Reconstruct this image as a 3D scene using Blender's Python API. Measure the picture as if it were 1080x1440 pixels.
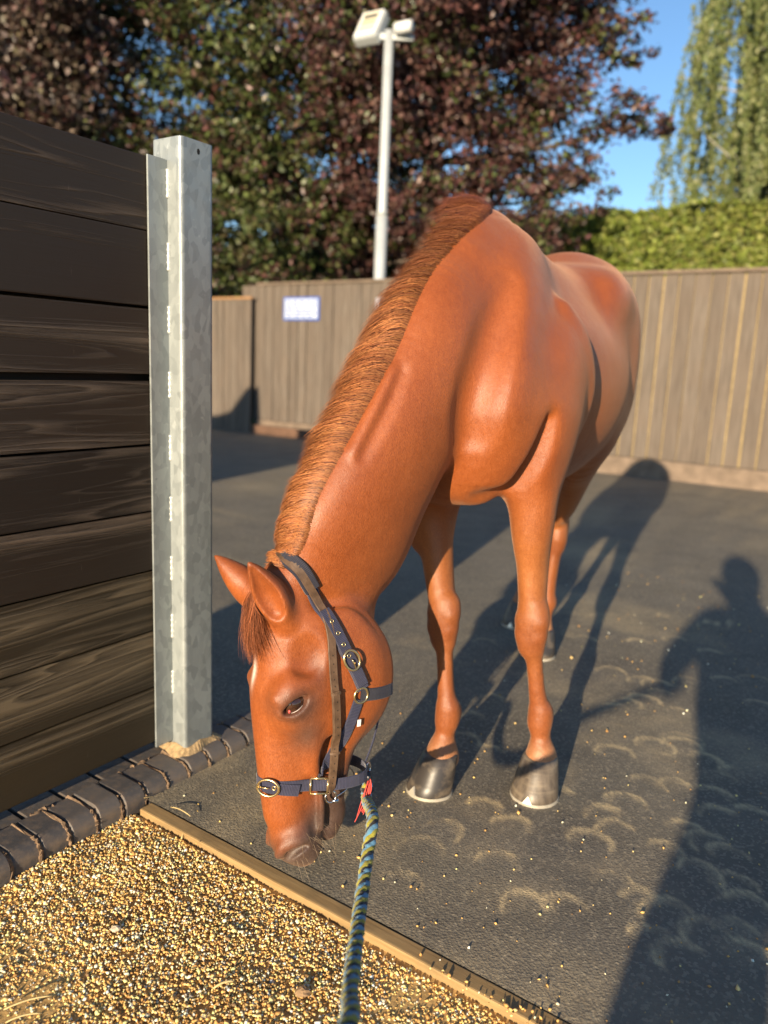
import bpy, bmesh, math, random
import numpy as np
from mathutils import Vector, Matrix, Quaternion
from mathutils.bvhtree import BVHTree
from mathutils import noise as mnoise
random.seed(7); rng=np.random.default_rng(7)
for o in list(bpy.data.objects): bpy.data.objects.remove(o,do_unlink=True)
scene=bpy.context.scene; COL=scene.collection
rad=math.radians
# ------------------------------------------------------------------ camera
PITCH,ROLL,CAMZ=rad(10.9),rad(2.45),1.18
fwd=Vector((0,math.cos(PITCH),-math.sin(PITCH))); up0=Vector((0,math.sin(PITCH),math.cos(PITCH))); r0=Vector((1,0,0))
rt=r0*math.cos(ROLL)+up0*math.sin(ROLL); up=up0*math.cos(ROLL)-r0*math.sin(ROLL)
cd=bpy.data.cameras.new('camera'); cam=bpy.data.objects.new('camera',cd); COL.objects.link(cam); scene.camera=cam
M=Matrix((rt,up,-fwd)).transposed().to_4x4(); M.translation=Vector((0,0,CAMZ)); cam.matrix_world=M
cd.sensor_fit='VERTICAL'; cd.sensor_height=24.0; cd.lens=24.0*1081/1440; cd.clip_start=.05; cd.clip_end=2000
cd.dof.use_dof=True; cd.dof.focus_distance=1.68; cd.dof.aperture_fstop=cd.lens/13.0   # 13 mm wide lens opening
# ------------------------------------------------------------------ sky and sun
AZ,EL=rad(22.0),rad(12.3)                       # the light travels towards AZ, sun stands EL high behind the camera
wd=bpy.data.worlds.new('World'); scene.world=wd; wd.use_nodes=True; nt=wd.node_tree
sky=nt.nodes.new('ShaderNodeTexSky'); sky.sky_type='NISHITA'; sky.sun_disc=False; sky.sun_elevation=EL; sky.sun_rotation=AZ+math.pi
sky.air_density=1.0; sky.dust_density=.15; sky.ozone_density=3.5
bg=nt.nodes['Background']; nt.links.new(sky.outputs[0],bg.inputs[0]); bg.inputs[1].default_value=.11
sd=bpy.data.lights.new('sun','SUN'); sd.energy=5.0; sd.angle=rad(.6); sd.color=(1.0,.81,.56)
sun=bpy.data.objects.new('sun',sd); COL.objects.link(sun)
LDIR=Vector((math.sin(AZ)*math.cos(EL),math.cos(AZ)*math.cos(EL),-math.sin(EL)))
sun.rotation_euler=LDIR.to_track_quat('-Z','Y').to_euler()
vs=scene.view_settings; vs.view_transform='Standard'; vs.look='None'; vs.exposure=.94; vs.gamma=1.0; vs.use_curve_mapping=False
scene.cycles.max_bounces=6; scene.cycles.transparent_max_bounces=8
# ------------------------------------------------------------------ helpers
WA=rad(34); W_=np.array([math.sin(WA),math.cos(WA),0.]); N_=np.array([math.cos(WA),-math.sin(WA),0.]); Z_=np.array([0,0,1.])
def wn(w,n,z=0.):                                # yard axes (along the wall, out of the wall, up) -> world
    w,n,z=np.broadcast_arrays(np.asarray(w,float),n,z); return w[...,None]*W_+n[...,None]*N_+z[...,None]*Z_
def tag(o,label=None,cat=None,group=None,kind=None):
    if label: o['label']=label
    if cat: o['category']=cat
    if group: o['group']=group
    if kind: o['kind']=kind
    return o
def link(o,parent=None):
    COL.objects.link(o)
    if parent is not None: o.parent=parent
    return o
def empty(name,loc=(0,0,0)):
    o=bpy.data.objects.new(name,None); o.empty_display_size=.1; o.location=loc; COL.objects.link(o); return o
def to_mesh(name,V,F,mat=None,smooth=False):
    V=np.asarray(V,np.float32); me=bpy.data.meshes.new(name)
    if isinstance(F,np.ndarray) and F.ndim==2:
        k=F.shape[1]; n=len(F); me.vertices.add(len(V)); me.vertices.foreach_set('co',V.ravel()); me.loops.add(n*k); me.loops.foreach_set('vertex_index',F.astype(np.int32).ravel())
        me.polygons.add(n); me.polygons.foreach_set('loop_start',np.arange(0,n*k,k,dtype=np.int32)); me.update(calc_edges=True)
    else:
        me.from_pydata(V.tolist(),[],[tuple(int(i) for i in f) for f in F]); me.update()
    if smooth: me.polygons.foreach_set('use_smooth',np.ones(len(me.polygons),bool))
    if mat: me.materials.append(mat)
    return me
def mobj(name,V,F,mat=None,parent=None,smooth=False,loc=None):
    # vertices are given in world space; a child keeps them relative to its parent's location
    V=np.asarray(V,float); base=np.zeros(3)
    if parent is not None:
        p=parent
        while p is not None: base=base+np.array(p.location); p=p.parent
    l=np.zeros(3) if loc is None else np.asarray(loc,float)-base
    o=bpy.data.objects.new(name,to_mesh(name,V-base-l,F,mat,smooth)); o.location=l
    return link(o,parent)
def colattr(me,name,rgb):
    a=me.color_attributes.new(name,'FLOAT_COLOR','POINT'); rgb=np.asarray(rgb,np.float32)
    if rgb.ndim==1: rgb=np.repeat(rgb[:,None],3,1)
    a.data.foreach_set('color',np.concatenate([rgb,np.ones((len(rgb),1),np.float32)],1).ravel())
class MB:
    def __init__(s): s.V=[]; s.F=[]
    def add(s,V,F):
        b=len(s.V); s.V+= [tuple(v) for v in V]; s.F+=[tuple(i+b for i in f) for f in F]; return s
    def box(s,c,ax,h,bev=0.):
        # centre, three axes, half sizes; bevelled with chamfered edges when bev>0
        c=np.asarray(c,float); ax=np.asarray(ax,float)
        if bev<=0:
            V=[c+ax[0]*h[0]*i+ax[1]*h[1]*j+ax[2]*h[2]*k for i in (-1,1) for j in (-1,1) for k in (-1,1)]
            return s.add(V,[(0,1,3,2),(4,6,7,5),(0,4,5,1),(2,3,7,6),(0,2,6,4),(1,5,7,3)])
        bm=bmesh.new(); bmesh.ops.create_cube(bm,size=2.)
        for v in bm.verts: v.co=Vector((v.co.x*h[0],v.co.y*h[1],v.co.z*h[2]))
        bmesh.ops.bevel(bm,geom=list(bm.edges),offset=bev,segments=2,profile=.6,affect='EDGES')
        bm.verts.index_update(); V=[c+ax[0]*v.co.x+ax[1]*v.co.y+ax[2]*v.co.z for v in bm.verts]; F=[[v.index for v in f.verts] for f in bm.faces]; bm.free()
        return s.add(V,F)
    def tube(s,P,R,n=10,cap=True,sx=1.):
        P=np.asarray(P,float); m=len(P); R=np.broadcast_to(np.asarray(R,float),(m,)); T=np.gradient(P,axis=0); T/=np.linalg.norm(T,axis=1)[:,None]+1e-12
        u=np.cross(T[0],[0,0,1.]); 
        if np.linalg.norm(u)<.1: u=np.cross(T[0],[1.,0,0])
        V=[]
        for i in range(m):
            u=u-T[i]*(u@T[i]); u/=np.linalg.norm(u); v=np.cross(T[i],u)
            for j in range(n):
                a=2*math.pi*j/n; V.append(P[i]+R[i]*(u*math.cos(a)*sx+v*math.sin(a)))
        F=[(i*n+j,i*n+(j+1)%n,(i+1)*n+(j+1)%n,(i+1)*n+j) for i in range(m-1) for j in range(n)]
        if cap: F+=[tuple(range(n))[::-1],tuple(range((m-1)*n,m*n))]
        return s.add(V,F)
    def torus(s,c,ax,R,r,n=28,m=8,sx=1.,sy=1.):
        c=np.asarray(c,float); ax=np.asarray(ax,float); V=[]
        for i in range(n):
            a=2*math.pi*i/n; d=ax[0]*math.cos(a)*sx+ax[1]*math.sin(a)*sy
            for j in range(m):
                b=2*math.pi*j/m; V.append(c+d*R+ (d/np.linalg.norm(d))*r*math.cos(b)+ax[2]*r*math.sin(b))
        F=[(i*m+j,((i+1)%n)*m+j,((i+1)%n)*m+(j+1)%m,i*m+(j+1)%m) for i in range(n) for j in range(m)]
        return s.add(V,F)
    def sphere(s,c,r,ax=None,nu=16,nv=10):
        ax=np.eye(3) if ax is None else np.asarray(ax,float); r=np.broadcast_to(np.asarray(r,float),(3,)); V=[]
        for i in range(nv+1):
            t=math.pi*i/nv
            for j in range(nu):
                p=2*math.pi*j/nu; V.append(np.asarray(c)+ax[0]*r[0]*math.sin(t)*math.cos(p)+ax[1]*r[1]*math.sin(t)*math.sin(p)+ax[2]*r[2]*math.cos(t))
        return s.add(V,[(i*nu+j,(i+1)*nu+j,(i+1)*nu+(j+1)%nu,i*nu+(j+1)%nu) for i in range(nv) for j in range(nu)])
    def obj(s,name,mat=None,parent=None,smooth=False,loc=None): return mobj(name,np.array(s.V),s.F,mat,parent,smooth,loc)
WNZ=np.array([W_,N_,Z_])
def lob(m,name,mat,parent): return link(bpy.data.objects.new(name,to_mesh(name,m.V,m.F,mat)),parent)   # built about its own origin, placed by location/rotation
# ------------------------------------------------------------------ materials
class NT:
    def __init__(s,name,rough=.6,spec=.5):
        s.m=bpy.data.materials.new(name); s.m.use_nodes=True; s.t=s.m.node_tree; s.b=s.t.nodes['Principled BSDF']; s.b.inputs['Roughness'].default_value=rough; s.b.inputs['Specular IOR Level'].default_value=spec
    def n(s,typ,**kw):
        nd=s.t.nodes.new(typ)
        for k,v in kw.items():
            if k.startswith('i_'): 
                key=k[2:]; key=int(key) if key.isdigit() else key.replace('_',' '); s.put(nd.inputs[key],v)
            else: setattr(nd,k,v)
        return nd
    def put(s,inp,v):
        if isinstance(v,bpy.types.NodeSocket): s.t.links.new(v,inp)
        elif isinstance(v,(tuple,list)) and len(v)==3 and inp.type=='RGBA': inp.default_value=(*v,1)
        else: inp.default_value=v
    def coord(s,kind='Object',scale=(1,1,1),rot=(0,0,0)):
        c=s.n('ShaderNodeTexCoord'); mp=s.n('ShaderNodeMapping'); mp.inputs['Scale'].default_value=scale; mp.inputs['Rotation'].default_value=rot; s.t.links.new(c.outputs[kind],mp.inputs[0]); return mp.outputs[0]
    def noise(s,vec,scale,detail=4,rough=.55,dist=0.):
        nd=s.n('ShaderNodeTexNoise'); s.put(nd.inputs['Vector'],vec); nd.inputs['Scale'].default_value=scale; nd.inputs['Detail'].default_value=detail; nd.inputs['Roughness'].default_value=rough; nd.inputs['Distortion'].default_value=dist; return nd.outputs[0]
    def ramp(s,f,stops):
        nd=s.n('ShaderNodeValToRGB'); s.put(nd.inputs[0],f); e=nd.color_ramp.elements
        while len(e)<len(stops): e.new(.5)
        for el,(p,c) in zip(e,stops): el.position=p; el.color=(*c,1) if isinstance(c,(tuple,list)) else (c,c,c,1)
        return nd.outputs[0]
    def mix(s,f,a,b,mode='MIX'):
        nd=s.n('ShaderNodeMix',data_type='RGBA',blend_type=mode); s.put(nd.inputs[0],f); s.put(nd.inputs[6],a); s.put(nd.inputs[7],b); return nd.outputs[2]
    def math(s,op,a,b=0.):
        nd=s.n('ShaderNodeMath',operation=op); s.put(nd.inputs[0],a); s.put(nd.inputs[1],b); return nd.outputs[0]
    def attr(s,name): return s.n('ShaderNodeAttribute',attribute_name=name).outputs['Color']
    def rnd(s): return s.n('ShaderNodeObjectInfo').outputs['Random']
    def bump(s,h,strength=.3,dist=.01):
        nd=s.n('ShaderNodeBump'); s.put(nd.inputs['Height'],h); nd.inputs['Strength'].default_value=strength; nd.inputs['Distance'].default_value=dist; s.t.links.new(nd.outputs[0],s.b.inputs['Normal'])
    def col(s,c): s.put(s.b.inputs['Base Color'],c); return s
    def set(s,k,v): s.put(s.b.inputs[k],v); return s
def plain(name,c,rough=.5,metal=0.,var=.12,scale=40,bump=0.):
    t=NT(name,rough); v=t.noise(t.coord(),scale,3); a=tuple(x*(1-var) for x in c); b=tuple(min(1,x*(1+var)) for x in c)
    t.col(t.ramp(v,[(.3,a),(.7,b)])); t.set('Metallic',metal)
    if bump: t.bump(v,bump,.003)
    return t.m
# ================================================================== MATERIALS OF THE PLACE
def mat_mat():
    t=NT('rubber_matting',.78,.35); c=t.coord()
    sp=t.n('ShaderNodeTexVoronoi'); t.put(sp.inputs['Vector'],c); sp.inputs['Scale'].default_value=150
    speck=t.ramp(sp.outputs['Color'],[(.60,0.),(.80,1.)])
    base=t.ramp(t.noise(c,3.2,5,.6),[(.25,(.090,.081,.068)),(.75,(.170,.152,.124))])
    base=t.mix(t.math('MULTIPLY',speck,.50),base,(.40,.34,.24))
    d=t.attr('dust'); gr=t.ramp(t.noise(c,420,2,.7),[(.28,.1),(.52,1.)])
    dm=t.math('MULTIPLY',d,gr); blot=t.ramp(t.noise(c,26,4,.7),[(.28,.30),(.50,1.)]); dm=t.math('MULTIPLY',dm,blot)
    film=t.math('MULTIPLY',t.ramp(t.noise(c,1.7,4,.62),[(.36,.25),(.72,1.)]),.34)
    base=t.mix(film,base,(.30,.26,.18)); base=t.mix(dm,base,(.62,.48,.27)); t.col(base)
    t.bump(t.math('ADD',t.noise(c,330,3,.7),t.math('MULTIPLY',sp.outputs['Distance'],.8)),.55,.004); return t.m
def wood_dark(name='dark_stained_timber',warm=0.):
    t=NT(name,.6,.35); o=t.coord('Object',(1,1,1)); r=t.rnd()
    ad=t.n('ShaderNodeVectorMath',operation='ADD'); t.put(ad.inputs[0],o); cb=t.n('ShaderNodeCombineXYZ'); t.put(cb.inputs[0],t.math('MULTIPLY',r,37.)); t.put(cb.inputs[1],t.math('MULTIPLY',r,11.)); t.put(cb.inputs[2],t.math('MULTIPLY',r,5.)); t.t.links.new(cb.outputs[0],ad.inputs[1])
    mp=t.n('ShaderNodeMapping'); mp.inputs['Scale'].default_value=(1.6,1,13); t.t.links.new(ad.outputs[0],mp.inputs[0]); v=mp.outputs[0]
    rings=t.n('ShaderNodeTexNoise'); mr=t.n('ShaderNodeMapping'); mr.inputs['Scale'].default_value=(.22,1,4.4); t.t.links.new(ad.outputs[0],mr.inputs[0]); t.put(rings.inputs['Vector'],mr.outputs[0]); rings.inputs['Scale'].default_value=2.3; rings.inputs['Detail'].default_value=2.; rings.inputs['Roughness'].default_value=.45
    band=t.math('FRACT',t.math('MULTIPLY',rings.outputs[0],17.)); band=t.ramp(band,[(.0,.0),(.55,.35),(.88,1.),(1.,0.)])
    mf=t.n('ShaderNodeMapping'); mf.inputs['Scale'].default_value=(3.,1,90); t.t.links.new(ad.outputs[0],mf.inputs[0]); fib=t.noise(mf.outputs[0],2.2,5,.7)
    patch=t.ramp(t.noise(mr.outputs[0],2.3,3,.5),[(.40,.25),(.66,1.)])
    g=t.math('MULTIPLY',t.math('ADD',t.math('MULTIPLY',band,.36),t.math('MULTIPLY',fib,.72)),patch)
    g=t.ramp(g,[(.24,0.),(.66,1.)])
    c=t.mix(g,(.018,.0130,.0095),(.135,.100,.074)); c=t.mix(t.math('MULTIPLY',r,.25),c,(.060,.038,.022))
    c=t.mix(warm,c,t.mix(g,(.034,.026,.013),(.165,.128,.072)))
    scr=t.ramp(t.noise(t.coord('Object',(30,1,2)),3,4,.7),[(.70,0.),(.74,.35)]); c=t.mix(scr,c,(.20,.16,.13))
    t.col(c); t.bump(g,.8,.004); t.set('Roughness',t.ramp(fib,[(.3,.42),(.7,.68)])); return t.m
def wood_fence():
    t=NT('weathered_fence_wood',.85,.25); o=t.coord('Object',(1,1,1)); r=t.rnd()
    cb=t.n('ShaderNodeCombineXYZ'); t.put(cb.inputs[0],t.math('MULTIPLY',r,51.)); t.put(cb.inputs[2],t.math('MULTIPLY',r,23.)); ad=t.n('ShaderNodeVectorMath',operation='ADD'); t.put(ad.inputs[0],o); t.t.links.new(cb.outputs[0],ad.inputs[1])
    mp=t.n('ShaderNodeMapping'); mp.inputs['Scale'].default_value=(14,14,1.1); t.t.links.new(ad.outputs[0],mp.inputs[0])
    f=t.noise(mp.outputs[0],2.2,5,.65); blot=t.noise(ad.outputs[0],2.6,4,.6)
    c=t.mix(t.ramp(f,[(.3,0.),(.7,1.)]),(.092,.074,.060),(.180,.150,.122)); c=t.mix(t.ramp(blot,[(.42,0.),(.72,.6)]),c,(.150,.115,.088)); c=t.mix(t.math('MULTIPLY',r,.40),c,(.085,.066,.052)); t.col(c); t.bump(f,.4,.004); return t.m
def wood_edge():
    t=NT('edging_timber',.7,.3); o=t.coord('Object',(2,24,24)); f=t.noise(o,3,5,.65); b=t.noise(t.coord('Object'),9,4,.6)
    c=t.mix(t.ramp(f,[(.3,0.),(.7,1.)]),(.26,.165,.070),(.40,.27,.125)); c=t.mix(t.ramp(b,[(.5,0.),(.72,.75)]),c,(.20,.14,.07)); t.col(c); t.bump(f,.35,.003); return t.m
def galv():
    t=NT('galvanised_steel',.46,.5); c=t.coord(); v=t.n('ShaderNodeTexVoronoi'); t.put(v.inputs['Vector'],t.coord('Object',(1,1,.6))); v.inputs['Scale'].default_value=60
    sp=t.ramp(v.outputs['Color'],[(.2,(.24,.265,.27)),(.8,(.32,.35,.352))]); fl=t.ramp(t.noise(c,46,3,.6,.8),[(.66,0.),(.72,.6)]); sp=t.mix(fl,sp,(.44,.47,.47))
    stn=t.ramp(t.noise(t.coord('Object',(1,1,.35)),5,4,.6),[(.48,0.),(.75,.5)]); sp=t.mix(stn,sp,(.20,.22,.22))
    t.col(sp); t.set('Metallic',.30); t.set('Roughness',t.ramp(t.noise(c,30,3),[(.3,.38),(.7,.58)])); t.bump(t.noise(c,60,3,.6),.12,.002); return t.m
def brickm():
    t=NT('blue_brick',.55,.4); c=t.coord('Object'); r=t.rnd(); f=t.noise(c,38,4,.6); a=t.mix(r,(.072,.068,.070),(.125,.112,.105)); a=t.mix(t.ramp(f,[(.42,0.),(.72,.75)]),a,(.20,.15,.11)); t.col(a); t.bump(t.noise(c,120,4,.7),.25,.003); return t.m
def attrmat(name,attr,rough=.6,spec=.4,bscale=0,bstr=.2):
    t=NT(name,rough,spec); t.col(t.attr(attr))
    if bscale: t.bump(t.noise(t.coord(),bscale,3,.6),bstr,.002)
    return t.m
def leafm(name,rough=.45,trans=.25):
    t=NT(name,rough,.5); c=t.attr('tint'); t.col(c); b=t.b; tr=t.n('ShaderNodeBsdfTranslucent'); t.put(tr.inputs[0],c); mx=t.n('ShaderNodeMixShader'); mx.inputs[0].default_value=trans
    out=t.t.nodes['Material Output']; t.t.links.new(b.outputs[0],mx.inputs[1]); t.t.links.new(tr.outputs[0],mx.inputs[2]); t.t.links.new(mx.outputs[0],out.inputs[0]); return t.m
def barkm(name,a,b):
    t=NT(name,.9,.2); f=t.noise(t.coord('Object',(6,6,1.2)),4,5,.65); t.col(t.mix(f,a,b)); t.bump(f,.6,.02); return t.m
MMAT=mat_mat(); MDARK=wood_dark(); MDARK2=wood_dark('warm_brown_timber',.55); MFENCE=wood_fence(); MEDGE=wood_edge(); MGALV=galv(); MBRICK=brickm()
MPEB=attrmat('pebble','tint',.8,.25); MMORT=plain('mortar',(.20,.130,.078),.95,0,.45,70,.9)
MPALE=plain('pale_new_wood',(.30,.225,.11),.8,0,.2,12); MCAP=plain('fence_cap_wood',(.17,.125,.09),.85,0,.25,8)
MGRASS=plain('far_grass',(.055,.075,.022),.95,0,.4,3); MSAND=plain('sandy_bed',(.56,.35,.125),.95,0,.25,60,.8)
MWHITE=plain('white_paint',(.70,.71,.70),.45,0,.04,8); MGREYP=plain('lamp_grey_paint',(.46,.49,.50),.45,.2,.08,6)
# ================================================================== GROUND
g=1500.
tag(mobj('ground',[(-g,-g,-.075),(g,-g,-.075),(g,g,-.075),(-g,g,-.075)],[(0,1,2,3)],MGRASS),kind='structure')
WE=1.225                                        # far edge of the gravel, where the edging board and the matting start
def rect(name,w0,w1,n0,n1,z0,z1,mat,kind='structure'):
    m=MB(); m.box(wn((w0+w1)/2,(n0+n1)/2,(z0+z1)/2),WNZ,((w1-w0)/2,(n1-n0)/2,(z1-z0)/2)); return tag(m.obj(name,mat),kind=kind)
def grid_axis(lo,hi,a,b,fine,coarse):
    xs=[lo]
    while xs[-1]<hi-1e-6:
        x=xs[-1]; m=0 if a<=x<=b else min(abs(x-a),abs(x-b)); s=min(coarse,fine+m*.25)
        if x<a: s=min(s,max(fine,a-x))
        xs.append(min(hi,x+s))
    return np.array(xs)
gw=grid_axis(WE-.0015,9.6,WE,3.7,.0105,.6); gn=grid_axis(-14.,14.,-1.62,1.9,.0105,.6)
GW,GN=np.meshgrid(gw,gn,indexing='ij'); P=wn(GW,GN,0.)
def fbm(x,y,f,seed,oct=3):
    out=np.zeros_like(x); r=np.random.default_rng(seed)
    for o in range(oct):
        for _ in range(4):
            a=r.uniform(0,2*math.pi); k=f*2**o*r.uniform(.7,1.3); out+=np.sin((x*math.cos(a)+y*math.sin(a))*k+r.uniform(0,6.28))/(2**o)/4
    return out
P[...,2]=.0025*fbm(GW,GN,3.,1)+.0012*fbm(GW,GN,14.,2)
dust=np.zeros(GW.shape)
PRINTS=[(880,990,.9),(905,985,1.),(925,965,.6),(905,960,.5),(860,945,.5),(870,1000,.6),(950,1005,.5),(900,905,.6),(950,900,.5),(930,870,.4),(1000,880,.5),(1040,880,.5),(1000,920,.5),(1020,960,.5),
 (920,1050,.6),(865,1060,.5),(960,1050,.7),(990,1070,.6),(950,1110,.6),(1000,1120,.5),(1040,1090,.5),(780,1120,.9),(850,1150,.8),(870,1170,.7),(830,1185,.7),(720,1165,.9),(680,1140,.8),(690,1060,.5),(650,1040,.5),
 (960,1170,.7),(1000,1190,.6),(930,1200,.5),(1030,1210,.6),(980,1230,.6),(740,1280,.7),(800,1285,.9),(900,1270,.7),(940,1290,.6),(1030,1250,.5),(1050,1280,.5),(920,1330,.5),(700,1220,.4),(620,1170,.4),(860,1250,.4),(660,1010,.4),(690,985,.35),(820,900,.4),(840,870,.4),(680,905,.4),(1000,1320,.5),(960,1350,.5),(1050,1350,.5),(880,1130,.5),(1010,1150,.6),(1060,1150,.5),(590,1200,.3),(560,1250,.3)]
def pix_ground(px,py,z=0.):
    r=fwd+rt*((px-540)/1081)-up*((py-720)/1081); t=(z-CAMZ)/r.z; return np.array((r.x*t,r.y*t,z))
def wnc(p): return float(p@W_),float(p@N_)
PR=[(*wnc(pix_ground(x,y)),s) for x,y,s in PRINTS]
r2=np.random.default_rng(3)
for _ in range(60): PR.append((r2.uniform(1.5,3.25),r2.uniform(-.7,1.6),r2.uniform(.12,.38)))
for (w0,n0,s) in PR:
    sel=(np.abs(GW-w0)<.14)&(np.abs(GN-n0)<.14)
    if not sel.any(): continue
    a=r2.normal(-.45,.30); x=(GW[sel]-w0); y=(GN[sel]-n0); u=x*math.cos(a)+y*math.sin(a); v=-x*math.sin(a)+y*math.cos(a)
    R=r2.uniform(.052,.062); rr=np.hypot(u/1.08,v); th=np.arctan2(v,u); ta=r2.uniform(.7,2.1); tc=r2.normal(0,.5); d=np.exp(-((rr-R*(1+.05*np.sin(th*3+tc*9)))/r2.uniform(.0042,.0070))**2)*np.clip((ta-np.abs(th-tc))*3,0,1); d=np.maximum(d,.35*np.exp(-((rr-R*.80)/.008)**2)*(np.abs(th)<1.4))
    lump=.45+.55*np.clip(.5+fbm(u*1.,v*1.,70.,int(r2.integers(1e6)),2),0,1)*1.3; dust[sel]=np.maximum(dust[sel],d*s*lump*2.8)
edge=np.exp(-(GW-WE)/.10)*np.clip((GN+1.25)/1.1,0,1.3)*.8; drift=np.clip(fbm(GW,GN,4.,61)*1.1+fbm(GW,GN,17.,62)*.6-.25,0,1)*.38; dust=np.maximum(dust,drift); dust=np.clip(np.maximum(dust,edge*(.6+.5*fbm(GW,GN,25.,5))),0,1)
nw,nn=GW.shape; ix=np.arange(nw*nn).reshape(nw,nn); F=np.stack([ix[:-1,:-1],ix[:-1,1:],ix[1:,1:],ix[1:,:-1]],-1).reshape(-1,4)
F=F[:, ::-1]
mato=mobj('rubber_matting',P.reshape(-1,3),F,MMAT,None,True); colattr(mato.data,'dust',dust.ravel()); tag(mato,kind='structure')
# matting behind the wall's plane (left yard) is part of the sheet above; gravel bed in front
rect('gravel_bed',-3.5,WE-.042,-1.56,6.,-.070,-.0200,MSAND)
# edging board
EDGE=tag(MB().box((0,0,0),np.eye(3),(2.2,.020,.045),.004).obj('edging_board',MEDGE),'long pale timber edging board between the gravel and the black matting','edging')
EDGE.location=Vector(wn(WE-.022,-1.535+2.2,-.044)); EDGE.rotation_euler=(0,0,math.atan2(N_[1],N_[0]))
# ------------------------------------------------------------------ pebbles
def icosa():
    V=np.array([(1,0,0),(-1,0,0),(0,1,0),(0,-1,0),(0,0,1),(0,0,-1)],float); F=np.array([(0,2,4),(2,1,4),(1,3,4),(3,0,4),(2,0,5),(1,2,5),(3,1,5),(0,3,5)]); return V,F
def pebbles(name,pos,size,seed,tints,kind='stuff'):
    r=np.random.default_rng(seed); V0,F0=icosa(); n=len(pos); q=r.normal(size=(n,4)); q/=np.linalg.norm(q,axis=1)[:,None]; w,x,y,z=q.T
    R=np.stack([1-2*(y*y+z*z),2*(x*y-z*w),2*(x*z+y*w),2*(x*y+z*w),1-2*(x*x+z*z),2*(y*z-x*w),2*(x*z-y*w),2*(y*z+x*w),1-2*(x*x+y*y)],1).reshape(n,3,3)
    sc=np.stack([r.uniform(.8,1.35,n),r.uniform(.7,1.1,n),r.uniform(.5,.9,n)],1)*size[:,None]; jit=1+r.normal(0,.16,(n,6,1))
    V=np.einsum('nij,nkj->nki',R,V0[None]*sc[:,None,:]*jit)+pos[:,None,:]
    F=(F0[None]+6*np.arange(n)[:,None,None]).reshape(-1,3)
    tn=np.array([c for c,_ in tints]); pw=np.array([p for _,p in tints],float); pw/=pw.sum(); c=tn[r.choice(len(tn),n,p=pw)]*r.uniform(.95,1.6,(n,1))
    o=mobj(name,V.reshape(-1,3),F,MPEB,None,True); colattr(o.data,'tint',np.repeat(np.clip(c,0,.85),6,0)); return o
TINT=[((.60,.37,.125),5),((.72,.52,.22),5),((.45,.25,.085),3),((.80,.70,.48),2.2),((.38,.23,.09),1.2),((.60,.52,.38),1.0),((.20,.13,.07),.2)]
r3=np.random.default_rng(11)
def scat(n,w0,w1,n0,n1): return r3.uniform(w0,w1,n),r3.uniform(n0,n1,n)
w,n=scat(92000,.30,WE-.052,-1.555,.75)
hill=.007*fbm(w,n,9.,21)+.004*fbm(w,n,30.,22)
sz=r3.gamma(5,.00045,len(w))+.0012
pos=wn(w,n,-.022+hill*.7+.004+r3.uniform(0,.0030,len(w)))
o=pebbles('gravel',pos,sz,5,TINT); tag(o,'golden brown pea gravel covering the ground before the edging board','gravel',kind='stuff')
# spill over the board towards the right, and loose bits on the matting
n1=np.clip(r3.exponential(.40,5200)*-1+.75,-1.4,1.2); w1=WE-.056+np.abs(r3.normal(0,.035,5200))*np.clip((n1+1.1)/.9,.05,1.6)
on=w1<WE; z1=np.where(w1<WE-.002,.0040,.0012); keep=(r3.random(5200)<np.clip((n1+.75)/.8,.012,1)); 
posA=wn(w1[keep],n1[keep],z1[keep])
wb,nb=scat(4200,WE+.01,4.6,-1.5,2.4); dens=np.exp(-(wb-WE)/.75); kb=r3.random(4200)<np.clip(dens*1.0*np.clip((nb+1.6)/1.6,.25,1)+.14,0,1); posB=wn(wb[kb],nb[kb],.0030)
pos=np.vstack([posA,posB]); sz=r3.gamma(4,.00055,len(pos))+.0009
o=pebbles('loose_stones',pos,sz,6,TINT[:4]); tag(o,'loose pale gravel stones strewn over the black rubber matting','stones',kind='stuff')
# bits of straw
straw=[(70,1155,215,1120,.0016),(5,1420,75,1400,.0016),(8,1438,60,1425,.0015),(240,1135,268,1148,.0013),(300,1390,330,1380,.0022),(255,1180,262,1168,.0025),(640,1245,668,1240,.0015)]
for k,(xa,ya,xb,yb,rr) in enumerate(straw):
    a=pix_ground(xa,ya,-.010 if ya>1160 or k==0 else .008); b=pix_ground(xb,yb,-.010 if yb>1160 else .012); mid=(a+b)/2+np.array((0,0,.012)); 
    Pp=np.array([(1-t)**2*a+2*t*(1-t)*mid+t*t*b for t in np.linspace(0,1,7)])
    tag(MB().tube(Pp,[rr*.7]+[rr]*5+[rr*.5],6).obj('straw',bpy.data.materials.get('straw') or plain('straw',(.62,.47,.22),.6,0,.15,60),None,True),
        ['long dry straw stalk lying across the end of the edging board','dry straw stalk in the gravel, upper one at the left corner','dry straw stalk in the gravel, lower one at the left corner','short straw bit on the matting beside the edging board end','pale wood splinter on the gravel in the middle','pale curled chip leaning on the edging board','short straw bit on the matting right of the rope'][k],'straw')
# stones that stand out
for px,py,s,l in ((163,1306,.009,'pale flat stone lying alone on the gravel left of the middle'),(425,1395,.012,'large brown stone in the gravel left of the rope')):
    m=MB(); c=pix_ground(px,py,-.010); m.sphere(c,(s*1.2,s,s*.7),None,9,6); V=np.array(m.V); V=c+(V-c)*(1+r3.normal(0,.10,(len(V),1)))
    tag(mobj('stone',V,m.F,plain('stone_'+str(px),(.52,.44,.33) if s<.01 else (.27,.17,.09),.8,0,.2,90),None,False),l,'stone')
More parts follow.
